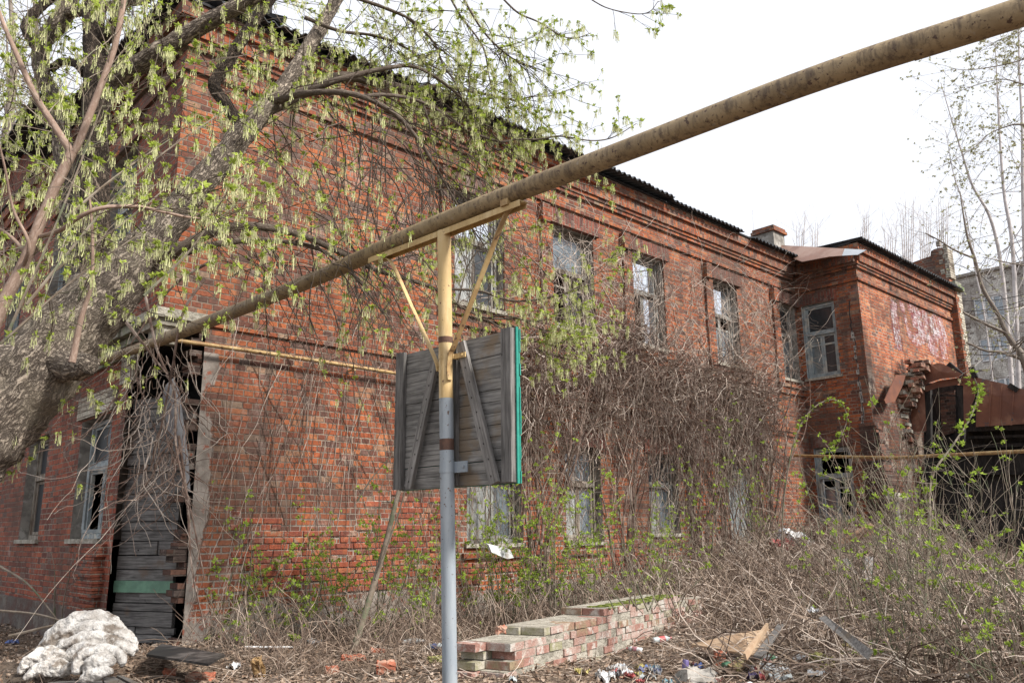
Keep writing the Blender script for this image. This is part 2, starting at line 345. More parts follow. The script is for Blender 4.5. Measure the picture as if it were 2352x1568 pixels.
MAT['wgrey'] = wood_mat('grey_board_wood', (1, .3, .0), (.115, .108, .102), (.24, .228, .218), alt=(.19, .15, .11))
MAT['vine'] = simple('dry_vine', [(.22, .15, .118), (.09, .058, .045), (.36, .29, .245)], 6.)
MAT['vinepale'] = simple('bleached_vine', [(.52, .45, .39), (.34, .27, .22)], 6.)
MAT['brush'] = simple('dry_brush', [(.30, .225, .17), (.13, .092, .07), (.40, .325, .265)], 5.)
MAT['brushdark'] = simple('dark_brush', [(.085, .058, .045), (.16, .115, .088)], 5.)
MAT['litter'] = simple('dead_leaves', [(.26, .175, .12), (.15, .095, .065), (.36, .28, .21)], 25.)
MAT['stem'] = simple('shrub_bark', [(.15, .115, .085), (.24, .20, .16), (.12, .13, .08)], 8.)
MAT['bark'] = bark_mat('old_maple_bark', (.10, .08, .066), (.50, .42, .34), moss=(.32, .275, .21), depth=.022)
MAT['barkdark'] = bark_mat('dark_maple_bark', (.035, .027, .022), (.17, .13, .10), depth=.03)
MAT['barksmooth'] = bark_mat('smooth_young_bark', (.26, .18, .14), (.36, .27, .22), sc=1.2, depth=.002, st=.4)
MAT['twig'] = bark_mat('maple_twig_bark', (.10, .078, .062), (.17, .14, .115), depth=.004)
MAT['bark_far'] = simple('pale_hazed_bark', [(.50, .46, .45), (.36, .33, .32)], 3.)  # pale bark, lightened further to imitate haze on the far poplars
MAT['bark_mid'] = simple('grey_brown_bark', [(.15, .12, .10), (.22, .19, .16)], 6.)
MAT['leaf'] = leaf_mat('young_maple_leaf', (.32, .41, .06), (.42, .49, .12))
MAT['catkin'] = leaf_mat('maple_catkin', (.66, .64, .38), (.50, .54, .26), .3)
MAT['leafs'] = leaf_mat('shrub_leaf', (.25, .36, .05), (.36, .45, .09))
MAT['leaffar'] = leaf_mat('far_leaf', (.42, .44, .24), (.38, .35, .22))
def glass(name, refl, base, rough=.06):
    k = NT(name); P = k.pos(); col = k.mix(k.mr(k.noise(k.vm('MULTIPLY', P, (1, 1, .4)), 5., 5, .7), .35, .7), base, tuple(q*.45 for q in base))
    d = k.bsdf(col, .5); g = k.n('BsdfGlossy'); g.inputs['Roughness'].default_value = rough; g.inputs[0].default_value = (.93, .96, 1, 1)
    k.put(g.inputs['Normal'], k.bump(k.noise(P, 1.5, 2), .15, .02))
    m = k.n('MixShader'); m.inputs[0].default_value = refl; k.t.links.new(d, m.inputs[1]); k.t.links.new(g.outputs[0], m.inputs[2]); return k.done(m.outputs[0])
MAT['g_sky'] = glass('reflective_pane', .78, (.3, .32, .34))
MAT['g_blue'] = glass('dusty_blue_pane', .14, (.13, .16, .18))
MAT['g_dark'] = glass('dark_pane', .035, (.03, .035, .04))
MAT['g_grey'] = glass('grey_boarded_pane', .06, (.34, .35, .34), .3)
def pipe_mat():
    k = NT('old_pipe_paint'); a = k.n('Attribute', attribute_name='bark').outputs['Vector']; P = k.pos()
    nz = k.sep(k.nrm())[2]
    col = k.mix(k.mr(k.noise(P, 4., 6, .7), .35, .65), (.33, .245, .14), (.23, .165, .09))
    st = k.noise(k.vm('MULTIPLY', P, (5, 5, .8)), 6., 5, .7)
    grime = k.noise(P, 2.2, 6, .7)
    col = k.mix(k.math('MULTIPLY', k.mr(k.math('ADD', st, k.math('MULTIPLY', grime, .5)), .72, .95), .75), col, (.075, .05, .035))
    col = k.mix(k.mr(k.noise(P, 38., 4, .6), .60, .65), col, (.085, .05, .035))
    col = k.mix(k.math('MULTIPLY', k.mr(k.noise(P, 17., 4, .6), .64, .70), .45), col, (.34, .30, .24))
    return k.done(k.bsdf(col, .6, k.bump(k.noise(P, 45., 5, .7), .7, .004), spec=.35))
MAT['pipe'] = pipe_mat()
def ground_mat():
    k = NT('litter_covered_soil'); P = k.pos()
    q = k.n('TexVoronoi'); k.put(q.inputs['Vector'], k.vm('ADD', P, k.vm('MULTIPLY', k.noise(P, 9., 3, col=True), (.12, .12, .12)))); k.put(q.inputs['Scale'], 28.)
    col = k.ramp(k.sep(q.outputs['Color'])[0], [(0, (.055, .04, .03)), (.35, (.13, .09, .065)), (.7, (.20, .145, .105)), (1, (.32, .25, .19))])
    col = k.mix(k.mr(k.noise(P, 1.2, 5), .4, .65), col, (.12, .095, .075))
    h = k.math('ADD', q.outputs['Distance'], k.noise(P, 30., 5))
    return k.done(k.bsdf(col, .95, k.bump(h, 1., .03), spec=.1))
MAT['ground'] = ground_mat()

# ------------------------------------------------------------ frames (a along, d outward, z up)
U1, V1 = 14.95, 1.55
FR_F = (FP(0, 0, 0), E, N)                     # long street-side facade
FR_L = (FP(0, 0, 0), -N, -E)                   # left facade round the corner
FR_S = (FP(U1, 0, 0), N, -E)                   # short return of the wing
FR_W = (FP(U1, V1, 0), E, N)                   # front of the wing
cv = FP(0, -1.0, 0)-FP(.5, 0, 0); CL = float(np.linalg.norm(cv))
FR_C = (FP(.5, 0, 0), cv/CL, np.array([(cv/CL)[1], -(cv/CL)[0], 0])*(-1 if np.dot(np.array([(cv/CL)[1], -(cv/CL)[0], 0]), fw) > 0 else 1))
def q3(fr, a, d, z): return fr[0]+fr[1]*a+fr[2]*d+Z*z
def fb(mb, fr, a0, a1, d0, d1, z0, z1, mi=0): mb.box(q3(fr, a0, d0, z0), fr[1]*(a1-a0), fr[2]*(d1-d0), Z*(z1-z0), mi)
def on_fr(x, y, fr):
    p = on_plane(x, y, fr[0], fr[2]); return float((p-fr[0])@fr[1]), float(p[2])
def wall(mb, fr, a0, a1, z0, z1, holes=(), rev=.24, mi=0, mr=1):
    xs = sorted({a0, a1, *[h[0] for h in holes], *[h[1] for h in holes]}); zs = sorted({z0, z1, *[h[2] for h in holes], *[h[3] for h in holes]})
    flip = np.dot(np.cross(fr[1], Z), fr[2]) < 0
    def qd(p, m): mb.add(p[::-1] if flip else p, [[0, 1, 2, 3]], m)
    for i in range(len(xs)-1):
        for j in range(len(zs)-1):
            cx, cz = (xs[i]+xs[i+1])/2, (zs[j]+zs[j+1])/2
            if any(h[0] < cx < h[1] and h[2] < cz < h[3] for h in holes): continue
            qd([q3(fr, xs[i], 0, zs[j]), q3(fr, xs[i+1], 0, zs[j]), q3(fr, xs[i+1], 0, zs[j+1]), q3(fr, xs[i], 0, zs[j+1])], mi)
    for a, b, c, d in holes:
        for (p, q, r, s) in (((a, c), (a, d), 0, 0), ((b, d), (b, c), 0, 0), ((a, d), (b, d), 0, 0), ((b, c), (a, c), 0, 0)):
            qd([q3(fr, p[0], 0, p[1]), q3(fr, q[0], 0, q[1]), q3(fr, q[0], -rev, q[1]), q3(fr, p[0], -rev, p[1])], mr)

B = thing('brick_building', FP(7, -4, .4), 'derelict two storey red brick building with boarded and broken windows, vines over its long wall', 'building')
WU = [(4.25, 5.3), (6.42, 7.5), (8.6, 9.6), (11.3, 12.25), (14.02, 14.84)]
ZT, ZB = 6.9, 5.08
GW = [(4.55, 5.65, 1.48, 3.05), (6.65, 7.55, 1.48, 3.05), (8.85, 9.75, 1.6, 3.05), (11.45, 12.3, 1.0, 3.0)]
mb = MB()
wall(mb, FR_F, .5, U1, -.6, 4.05, [g for g in GW])
wall(mb, FR_F, 0, U1, 4.05, 8.1, [(a, b, ZB, ZT) for a, b in WU])
# ragged broken edge of the lower corner
for i in range(58):
    z = -.2+i*.0735; w = .03+.16*random.random()**1.5+(.05 if 1.4 < z < 2.2 else 0)
    if math.sin(i*.9)+math.sin(i*.37)+random.uniform(-.8, .8) > -.1: fb(mb, FR_F, .5-w, .5, -.25, -.004-.05*random.random(), z, z+.068, random.choice([0, 2, 2]))
mb.build('long_wall', [MAT['brick'], MAT['plaster'], MAT['brick_char']], B)
mb = MB()
LW = [(1.45, 2.7, 1.6, 3.15), (4.25, 5.35, 1.6, 3.15)]
wall(mb, FR_L, 1.0, 15, -.6, 4.05, LW)
wall(mb, FR_L, 0, 15, 4.05, 8.1, [(1.5, 2.6, 5.0, 6.85), (4.3, 5.4, 5.0, 6.85), (7.2, 8.3, 5.0, 6.85)])
wall(mb, FR_L, 6.0, 15, 8.1, 9.3, [])
for i in range(30):      # broken pier beneath the window
    z = .1+i*.0765; w = .35+.3*random.random() if z < 1.5 else 0
    if w and i % 1 == 0: fb(mb, FR_L, 1.15+.1*random.random(), 1.15+w+.25, 0, .06+.1*random.random()*(z > .4), z, z+.07)
mb.build('side_wall', [MAT['brick_left'], MAT['plaster']], B)
mb = MB(); fb(mb, FR_L, 1.25, 15, .002, .05, -.6, .78); mb.build('plinth', simple('dark_plinth_render', [(.10, .085, .075), (.085, .045, .035), (.15, .13, .11)], 4., bumps=.8, bd=.02), B)
mb = MB()
wall(mb, FR_S, 0, V1, -.6, 8.1, [(.12, .94, 5.13, 6.92), (.1, .98, 1.85, 3.5)])
mb.build('return_wall', [MAT['brick'], MAT['paint_blue']], B)
mb = MB(); wall(mb, FR_W, 0, 5.8, -.6, 8.1); mb.build('wing_wall', [MAT['brick_wing'], MAT['plaster']], B)
# unseen backs and inner partitions keep the rooms dark
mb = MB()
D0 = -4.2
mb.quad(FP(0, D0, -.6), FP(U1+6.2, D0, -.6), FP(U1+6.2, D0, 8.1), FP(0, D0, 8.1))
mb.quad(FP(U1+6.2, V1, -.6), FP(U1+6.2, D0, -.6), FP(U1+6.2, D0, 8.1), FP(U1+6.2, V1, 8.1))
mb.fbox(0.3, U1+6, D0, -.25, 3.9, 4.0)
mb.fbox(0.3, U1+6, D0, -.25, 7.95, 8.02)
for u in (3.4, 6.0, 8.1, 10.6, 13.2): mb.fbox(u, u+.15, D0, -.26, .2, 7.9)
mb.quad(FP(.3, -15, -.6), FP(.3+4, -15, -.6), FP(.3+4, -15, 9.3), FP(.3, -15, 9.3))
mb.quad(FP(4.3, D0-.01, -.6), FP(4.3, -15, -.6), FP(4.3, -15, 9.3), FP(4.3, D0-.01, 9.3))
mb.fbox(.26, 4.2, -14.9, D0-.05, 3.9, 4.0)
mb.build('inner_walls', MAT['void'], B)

# cornices: string course, stepped bands, soldier band
mb = MB()
def cornice(fr, a0, a1, e0=0, e1=0, sold=True):
    for z0, z1, d in ((7.255, 7.33, .045), (7.56, 7.63, .05), (7.63, 7.70, .075), (7.905, 8.10, .17)):
        fb(mb, fr, a0-(d if e0 else 0), a1+(d if e1 else 0), .002, d, z0, z1)
    return
cornice(FR_F, 0, U1-.18, 1, 0); cornice(FR_S, .18, V1, 0, 1); cornice(FR_W, 0.0, 5.75, 0, 0)
for z0, z1, d in ((7.255, 7.33, .045), (7.56, 7.63, .05), (7.63, 7.70, .075), (7.905, 8.10, .17)):
    fb(mb, FR_L, 0.003, 15, .002, d-.003, z0, z1)
for z0, z1, d in ((4.06, 4.19, .035),): fb(mb, FR_F, .45, 5.6, .002, d, z0, z1)
mb.build('cornice_course', MAT['brick_upper'], B)
mb = MB()
for fr, a0, a1 in ((FR_F, 0, U1-.1), (FR_S, .1, V1), (FR_W, 0, 5.75), (FR_L, 0.003, 15)):
    fb(mb, fr, a0-(.11 if fr is FR_F else 0), a1, .002, .11, 7.70, 7.905)
mb.build('soldier_course', MAT['brick_soldier'], B)

# ------------------------------------------------------------ windows
def bars(mb, fr, a0, a1, z0, z1, d, w, t=.05):
    fb(mb, fr, a0, a0+w, d-t, d, z0, z1); fb(mb, fr, a1-w, a1, d-t, d, z0, z1)
    fb(mb, fr, a0+w, a1-w, d-t, d, z1-w, z1); fb(mb, fr, a0+w, a1-w, d-t, d, z0, z0+w)
def window(fr, a0, a1, z0, z1, mat, panes, tr=.60, lower=2, dep=.16, label=None, extra=None):
    mb = MB(); g = .012
    a0 += g; a1 -= g; z0 += g; z1 -= g
    bars(mb, fr, a0, a1, z0, z1, -dep+.03, .06, .08)
    zt = z0+(z1-z0)*tr; fb(mb, fr, a0+.06, a1-.06, -dep-.05, -dep+.05, zt-.035, zt+.035)
    bars(mb, fr, a0+.065, a1-.065, zt+.04, z1-.065, -dep, .035, .04)
    am = (a0+a1)/2
    cells = [('u', a0+.1, a1-.1, zt+.075, z1-.1)]
    if lower == 2:
        bars(mb, fr, a0+.065, am-.004, z0+.065, zt-.04, -dep, .045, .04); bars(mb, fr, am+.004, a1-.065, z0+.065, zt-.04, -dep, .045, .04)
        cells += [('l', a0+.11, am-.05, z0+.11, zt-.085), ('r', am+.05, a1-.11, z0+.11, zt-.085)]
    elif lower == 3:    # small top light in each casement
        for q, (b0, b1) in (('l', (a0+.065, am-.004)), ('r', (am+.004, a1-.065))):
            bars(mb, fr, b0, b1, z0+.065, zt-.04, -dep, .045, .04); zz = z0+(zt-z0)*.74
            fb(mb, fr, b0+.045, b1-.045, -dep-.035, -dep, zz-.02, zz+.02); cells += [(q, b0+.045, b1-.045, z0+.11, zz-.02), (q+'t', b0+.045, b1-.045, zz+.02, zt-.085)]
    else: cells += [('l', a0+.1, a1-.1, z0+.1, zt-.085)]
    if extra: extra(mb, fr, a0, a1, z0, z1)
    w = mb.build('window', MAT[mat], B)
    if label: w['label'] = label
    for (q, b0, b1, c0, c1) in cells:
        if q not in panes: continue
        m2 = MB(); fb(m2, fr, b0, b1, -dep-.022, -dep-.016, c0, c1); m2.build('pane', MAT[panes[q]], w)
    m2 = MB(); fb(m2, fr, a0-.06, a1+.06, -.13, .05, z0-.06, z0-.002); m2.build('sill', MAT['stone_pale'], w)
    return w
def casement(da, side=1):
    def f(mb, fr, a0, a1, z0, z1):       # casement swung outwards from its hinge
        A = q3(fr, a1-.08 if side > 0 else a0+.08, -.05, z0+.07); dr = fr[1]*(-side*math.cos(da))+fr[2]*math.sin(da)*.6; hgt = (z1-z0)*.52; L = .4
        n = np.cross(dr, Z); n /= np.linalg.norm(n)
        for o, a, c in ((A, dr*.04, Z*hgt), (A+dr*(L-.04), dr*.04, Z*hgt), (A+dr*.04, dr*(L-.08), Z*.04), (A+dr*.04+Z*(hgt-.04), dr*(L-.08), Z*.04)):
            mb.box(o, a, n*.03, c)
    return f
window(FR_F, *WU[0], ZB, ZT, 'frame', {'u': 'g_sky', 'l': 'g_grey', 'r': 'g_dark'}, label='window with grey sheet in its lower light')
window(FR_F, *WU[1], ZB, ZT, 'frame_brown', {'u': 'g_blue', 'r': 'g_dark'}, tr=.57, lower=3, extra=casement(.9), label='window with dusty blue upper pane and open casement')
window(FR_F, *WU[2], ZB, ZT, 'frame', {'u': 'g_sky', 'r': 'g_sky'}, label='window reflecting the white sky, lower left pane missing')
window(FR_F, *WU[3], ZB, ZT, 'frame', {'u': 'g_sky', 'l': 'g_blue', 'r': 'g_blue'}, lower=3)
window(FR_F, *WU[4], ZB, ZT, 'frame', {'u': 'g_dark', 'l': 'g_blue', 'r': 'g_blue'})
window(FR_F, *GW[0][:2], GW[0][2], GW[0][3], 'frame', {'u': 'g_dark', 'l': 'g_grey', 'r': 'g_blue'}, extra=casement(.5, -1))
window(FR_F, *GW[1][:2], GW[1][2], GW[1][3], 'frame_brown', {'u': 'g_blue', 'l': 'g_grey', 'r': 'g_blue'}, lower=2)
window(FR_F, *GW[2][:2], GW[2][2], GW[2][3], 'frame', {'u': 'g_dark', 'l': 'g_grey', 'r': 'g_blue'})
window(FR_S, .12, .94, 5.13, 6.92, 'paint_blue', {'u': 'g_dark', 'rt': 'g_dark', 'r': 'g_dark', 'lt': 'g_blue', 'l': 'g_blue'}, lower=3, dep=.1, label='window with pale blue frame beside the inner corner')
window(FR_S, .1, .98, 1.85, 3.5, 'paint_blue', {'l': 'g_blue'}, lower=3, dep=.1, extra=casement(1.1, -1), label='smashed ground floor window with hanging casement')
window(FR_L, *LW[0], 'paint_blue', {'u': 'g_dark', 'l': 'g_blue'}, lower=2, extra=casement(.8, -1), label='ground floor window with peeling blue frame')
window(FR_L, *LW[1], 'frame_brown', {'u': 'g_dark', 'l': 'g_dark', 'r': 'g_dark'})
for a in (1.5, 4.3, 7.2): window(FR_L, a, a+1.1, 5.0, 6.85, 'paint_blue', {'u': 'g_blue', 'l': 'g_blue', 'r': 'g_dark'})
# eroded brick courses standing proud low on the long wall
mb = MB(); kk = random.Random(12)
def frust(mb, u0, u1, z0, z1, d0, d1, ch, mi):
    jt = lambda: kk.uniform(-.003, .003)
    Bk = [FP(u0, d0, z0), FP(u1, d0, z0), FP(u1, d0, z1), FP(u0, d0, z1)]
    md = [FP(u0+jt(), d1-ch, z0+jt()), FP(u1+jt(), d1-ch, z0+jt()), FP(u1+jt(), d1-ch, z1+jt()), FP(u0+jt(), d1-ch, z1+jt())]
    Ft = [FP(u0+ch+jt(), d1+jt()*.6, z0+ch+jt()), FP(u1-ch+jt(), d1+jt()*.6, z0+ch+jt()), FP(u1-ch+jt(), d1+jt()*.6, z1-ch+jt()), FP(u0+ch+jt(), d1+jt()*.6, z1-ch+jt())]
    f = [[8, 9, 10, 11]]+[[a+i, a+(i+1) % 4, a+4+(i+1) % 4, a+4+i] for a in (0, 4) for i in range(4)]
    mb.add(Bk+md+Ft, f, mi)
for row in range(12, 36):
    z = row*.0765; u = .93+kk.uniform(0, .1)
    while u < 9:
        w = kk.choice([.131, .262, .262]) if row % 2 else kk.choice([.131, .131, .262]); n_ = math.sin(u*1.9+row*.3)+math.sin(u*.83-row*.21+2)
        top = 2.15+.28*n_-.05*max(0, u-4)
        ok_ = z < top and z > .93+.1*math.sin(u*4) and not any(g[0]-.14 < u+w and u < g[1]+.14 and g[2]-.22 < z+.07 and z < g[3]+.3 for g in GW)
        if ok_ and kk.random() < .95*min(1, max(0, (top-z)/.5+.12))*min(1, max(0, (u-.9)/.35+.3)):
            mb.fbox(u-.004, u+w+.001, .002, .0045+.0004*kk.random(), z-.004, z+.0735, 4)
            frust(mb, u+.006, u+w-.007, z+.005, z+.0765-.007, .003, .010+kk.uniform(0, .016)+(.006 if z < 1.6 else 0), kk.uniform(.004, .008), kk.choice([0, 0, 1, 1, 2, 3]))
        u += w
EB = [simple('eroded_brick_a', [(.30, .080, .040), (.22, .06, .034), (.33, .115, .06)], 14., bumps=.9), simple('eroded_brick_b', [(.24, .066, .038), (.16, .05, .034), (.30, .092, .045)], 14., bumps=.9), simple('eroded_brick_c', [(.20, .058, .038), (.13, .05, .036), (.30, .19, .14)], 12., bumps=.9), simple('eroded_brick_d', [(.36, .13, .06), (.28, .09, .045), (.24, .17, .12)], 12., bumps=.9)]
mb.build('eroded_bricks', EB+[simple('old_lime_mortar', [(.42, .37, .32), (.22, .18, .15)], 16., bumps=.9)], B)
# pale blue boarded doorway on the long wall
mb = MB(); a0, a1, z0, z1 = GW[3]
bars(mb, FR_F, a0+.01, a1-.01, z0+.01, z1-.01, -.06, .07, .08)
for i in range(5): fb(mb, FR_F, a0+.085+i*.138, a0+.085+i*.138+.13, -.12, -.09+.008*(i % 2), z0+.1, z1-.09)
o = mb.build('door', MAT['paint_blue'], B); o['label'] = 'faded pale blue boarded door behind the vines'

# brick surrounds: side strips, ears, soldier lintels, sills
for i, (a, b) in enumerate(WU):
    mb = MB(); ms = MB(); b2 = min(b, U1-.05)
    fb(mb, FR_F, a-.26, a-.003, .002, .055, ZB-.15, 6.86)
    if b+.26 < U1: fb(mb, FR_F, b+.003, b+.2, .002, .03, ZB-.1, 6.86)
    fb(mb, FR_F, a-.30, a-.12, .002, .125, 6.86, 7.18)
    fb(mb, FR_F, a-.28, min(b2+.22, U1-.01), .002, .085, ZB-.21, ZB-.135); fb(mb, FR_F, a-.2, min(b2+.15, U1-.012), .002, .045, ZB-.36, ZB-.211)
    fb(ms, FR_F, a-.118, min(b2+.14, U1-.005), .002, .085, 6.905, 7.165)
    mb.build('window_surround', MAT['brick_upper'], B); ms.build('lintel', MAT['brick_dark'], B)
for i, (a, b, c, d) in enumerate(GW[:3]):
    mb = MB(); ms = MB(); fb(ms, FR_F, a-.1, b+.1, .002, .03, d+.003, d+.25); fb(mb, FR_F, a-.1, b+.1, .002, .06, c-.2, c-.12); mb.build('brick_sill', MAT['brick_upper'], B); ms.build('lintel', MAT['brick_dark'], B)
for a in (1.5, 4.3, 7.2):
    mb = MB(); fb(mb, FR_L, a-.1, a+1.2, .002, .07, 6.87, 7.15); mb.build('lintel', MAT['brick_upper'], B); mb = MB(); fb(mb, FR_L, a-.1, a+1.2, .002, .07, 4.8, 4.92); mb.build('brick_sill', MAT['brick_upper'], B)
ms = MB(); fb(ms, FR_S, .05, 1.02, .002, .012, 6.93, 7.19); ms.build('lintel', MAT['brick_dark'], B); ms = MB(); fb(ms, FR_S, .05, 1.06, .002, .012, 3.51, 3.76); ms.build('lintel', MAT['brick_dark'], B)
mb = MB(); fb(mb, FR_L, 1.35, 2.8, .002, .05, 3.17, 3.46); fb(mb, FR_L, .75, 1.2, -.02, .04, 3.45, 3.8); mb.build('pale_lintel', MAT['pl_brick'], B)

# moss-covered stone belt round the corner, broken slab under the overhanging corner
mb = MB()
for z0, z1, d in ((3.78, 3.88, .06), (3.88, 3.98, .12), (3.98, 4.1, .2), (4.1, 4.2, .26)):
    a = .55
    while a < 7:
        w = .25+.3*random.random(); jd = random.uniform(-.025, .01); fb(mb, FR_L, a, min(a+w-.008, 7), .002, d+jd, z0+.003, z1-random.random()*.015); a += w
mb.build('stone_belt', MAT['stone'], B)
mb = MB()
mb.fbox(-.14, .46, -.55, .13, 4.06, 4.17); mb.fbox(-.08, .36, -.5, .08, 3.98, 4.057); mb.fbox(-.02, .2, -.4, .04, 3.86, 3.977); mb.fbox(.05, .16, -.1, .02, 3.78, 3.857)
o = mb.build('corner_slab', MAT['stone_pale'], B)
# chamfered corner entrance, boarded with old planks
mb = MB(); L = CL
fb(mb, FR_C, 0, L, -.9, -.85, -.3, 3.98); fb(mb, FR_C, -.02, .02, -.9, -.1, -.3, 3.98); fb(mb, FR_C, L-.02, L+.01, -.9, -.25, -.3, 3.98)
mb.build('door_recess', MAT['tar'], B)  # recess lined near black to stand for the shade behind the planks
mb = MB(); z = .45
mj = random.Random(3)
while z < 3.25:
    h = mj.uniform(.075, .17)
    if not (1.00 < z+h/2 < 1.14): 
        s = mj.uniform(.3, .7) if mj.random() < .3 else None
        t = mj.uniform(-.02, .02)
        if s: fb(mb, FR_C, .31+mj.uniform(-.06, .03), .31+(L-.31)*s, -.2, -.16+t, z, z+h-.008); fb(mb, FR_C, .31+(L-.31)*s+.005, L+.05, -.2, -.165-t, z, z+h-.01)
        else: fb(mb, FR_C, .31+mj.uniform(-.06, .03), L+.05, -.2, -.16+t, z, z+h-mj.uniform(.004, .014))
    z += h
d0 = mb.build('boarded_door', wood_mat('door_planks', cv/CL, (.085, .08, .078), (.22, .21, .20), alt=(.15, .11, .085)), B); d0['label'] = 'corner doorway boarded up with grey horizontal planks'
mb = MB(); fb(mb, FR_C, .30, L+.05, -.155, -.125, 1.0, 1.13); o = mb.build('green_board', MAT['green_old'], d0)
# bent grey metal flap hanging in the broken corner
mb = MB(); pts = [(374, 905, 398, 868), (378, 940, 412, 900), (384, 985, 420, 960), (402, 1015, 426, 1010), (415, 1060, 432, 1050), (424, 1120, 437, 1130)]
Pq = [(at(a, b, 9.25), at(c, d, 9.2)) for a, b, c, d in pts]; V = []
for i, (p, q) in enumerate(Pq):
    for t in np.linspace(0, 1, 7): V.append(p*(1-t)+q*t+np.array([0, -.06*math.sin(t*3.1), 0]))
Fq = [[i*7+j, (i+1)*7+j, (i+1)*7+j+1, i*7+j+1] for i in range(5) for j in range(6)]
mb.add(V, Fq); mb.add(np.array(V)+[0, .012, 0], [f[::-1] for f in Fq]); o = mb.build('hanging_sheet', MAT['rag'], None, smooth=True)
tag(o, 'bent grey sheet hanging in the broken brick corner beside the boarded door', 'metal sheet')

# crack and cement filling on the corner of the wing
mb = MB(); cr = [(1955, 690), (1957, 734), (1960, 757), (1969, 784), (1970, 810), (1975, 845), (1978, 880), (1984, 918), (1987, 960), (1990, 1010), (1992, 1060)]
P = [on_plane(x-4, y, FR_S[0]+FR_S[2]*.006, FR_S[2]) for x, y in cr]; P = smoothline(P, 4); P = P+rng.normal(0, .012, P.shape)*np.array([1, 1, 0])
mb.tube(P, .012, 4); mb.build('crack', MAT['tar'], B)
mb = MB()
for i in range(len(P)-2):
    if random.random() < .75 and i > 8:
        w = random.uniform(.03, .075); c = P[i]-FR_S[1]*w*.6; mb = MB(); mb.box(c-Z*.06, FR_S[1]*w, FR_S[2]*.004, Z*random.uniform(.08, .16)); mb.build('cement_patch', MAT['cement'], B)

# graffiti: large faded spray letters on the wing
def gmat():
    k = NT('faded_spray_paint'); P = k.pos(); n = k.noise(P, 9., 5, .7); z = k.math('FRACT', k.math('DIVIDE', k.sep(P)[2], .0765))
    a = k.math('MULTIPLY', k.mr(n, .38, .66), k.mr(z, .04, .16)); a = k.math('MULTIPLY', a, .62)
    col = k.mix(k.mr(k.noise(P, 3., 3), .42, .6), (.70, .66, .68), (.60, .42, .44))
    return k.done(k.bsdf(col, .8, alpha=a))
def gmat2():
    k = NT('faded_purple_outline'); P = k.pos(); a = k.math('MULTIPLY', k.mr(k.noise(P, 8., 5, .7), .4, .62), .32)
    return k.done(k.bsdf((.30, .07, .10), .8, alpha=a))
MAT['gr'] = gmat(); MAT['gr2'] = gmat2()
cx = lambda X, Y: (1960+.1953*X, 551.25+.1953*Y)
ST = [([(470, 720), (480, 900), (520, 1150), (530, 1290)], 34), ([(545, 780), (600, 800)], 20), ([(640, 800), (720, 790), (740, 900), (690, 950)], 26), ([(690, 950), (770, 1000), (790, 1150), (720, 1180)], 30), ([(720, 1180), (650, 1100)], 22),
      ([(830, 830), (850, 1000), (880, 1190)], 36), ([(880, 1190), (960, 1230)], 36), ([(900, 900), (940, 1080), (1000, 1180)], 30), ([(940, 850), (980, 960), (1040, 1180), (1080, 1400)], 40), ([(1000, 900), (1060, 1080), (1100, 1260)], 26), ([(940, 1060), (1040, 1120)], 20), ([(760, 830), (800, 1050), (840, 1220)], 22), ([(880, 1200), (930, 1290), (1000, 1330)], 26), ([(600, 880), (640, 1060), (660, 1160)], 14)]
m1, m2 = MB(), MB()
def stroke(m, pts, w, off):
    P = smoothline([(*on_fr(*cx(x, y), FR_W), 0) for x, y in pts], 5)
    for i in range(len(P)-1):
        a, b = P[i][:2], P[i+1][:2]; t = b-a; n = np.array([-t[1], t[0]]); n /= np.linalg.norm(n)+1e-9; n = n*w
        m.quad(*[q3(FR_W, p[0], off, p[1]) for p in (a-n, b-n, b+n, a+n)])
for i, (p, w) in enumerate(ST): stroke(m2, p, w*.0075, .003+i*.00012); stroke(m1, p, w*.0050, .006+i*.00012)
g = m2.build('graffiti', MAT['gr2'], B); m1.build('spray_fill', MAT['gr'], g); g['label'] = 'large faded white and purple graffiti letters'

# ------------------------------------------------------------ roof
def corr_eave(mb, fr, a0, a1, z, over, slope, depth, amp=.028, per=.15, jag=0, shear=0.):
    xs = np.arange(a0, a1+.001, per/6); yy = np.array([over, over-.3, over-depth*.4, over-depth])
    zz = z+amp*np.sin(xs*2*math.pi/per)
    jg = np.array([jag*math.sin(math.floor(x/1.1)*12.9)*.5 for x in xs])
    V = [q3(fr, x+shear*(over-y)*max(0, 1-(x-a0)/2.), y+(jg[i] if k == 0 else 0), zz[i]+(over-y)*math.tan(slope)-.02*abs(jg[i])*(k == 0)) for k, y in enumerate(yy) for i, x in enumerate(xs)]
    n = len(xs); f = [[k*n+i, k*n+i+1, (k+1)*n+i+1, (k+1)*n+i] for k in range(3) for i in range(n-1)]
    mb.add(V, f); mb.add(np.array(V)-Z*.014, [q[::-1] for q in f])
    mb.add([V[i] for i in range(n)]+[V[i]-Z*.014 for i in range(n)], [[i, n+i, n+i+1, i+1] for i in range(n-1)])
mb = MB()
corr_eave(mb, FR_F, .2, 9.6, 8.165, .36, R(17), 5, jag=.25); corr_eave(mb, FR_F, 9.62, 12.3, 8.14, .33, R(17), 5, jag=.05); corr_eave(mb, FR_F, 12.7, U1-.1, 8.10, .33, R(17), 5)
corr_eave(mb, FR_W, -.25, 5.95, 8.15, .33, R(5), 5.5, shear=.15)
corr_eave(mb, FR_L, -.1, 6, 8.16, .35, R(12), 1.6, jag=.3); corr_eave(mb, FR_L, 6, 15.3, 9.35, .35, R(12), 3, jag=.2)
roof = mb.build('roof', MAT['roof_dark'], B)
mb = MB()
mb.fbox(-.1, U1, .0, .2, 8.102, 8.135); fb(mb, FR_L, .1, 15, 0, .2, 8.102, 8.135); fb(mb, FR_W, 0, 5.8, .0, .2, 8.102, 8.13); fb(mb, FR_S, .2, V1, .0, .2, 8.102, 8.13)
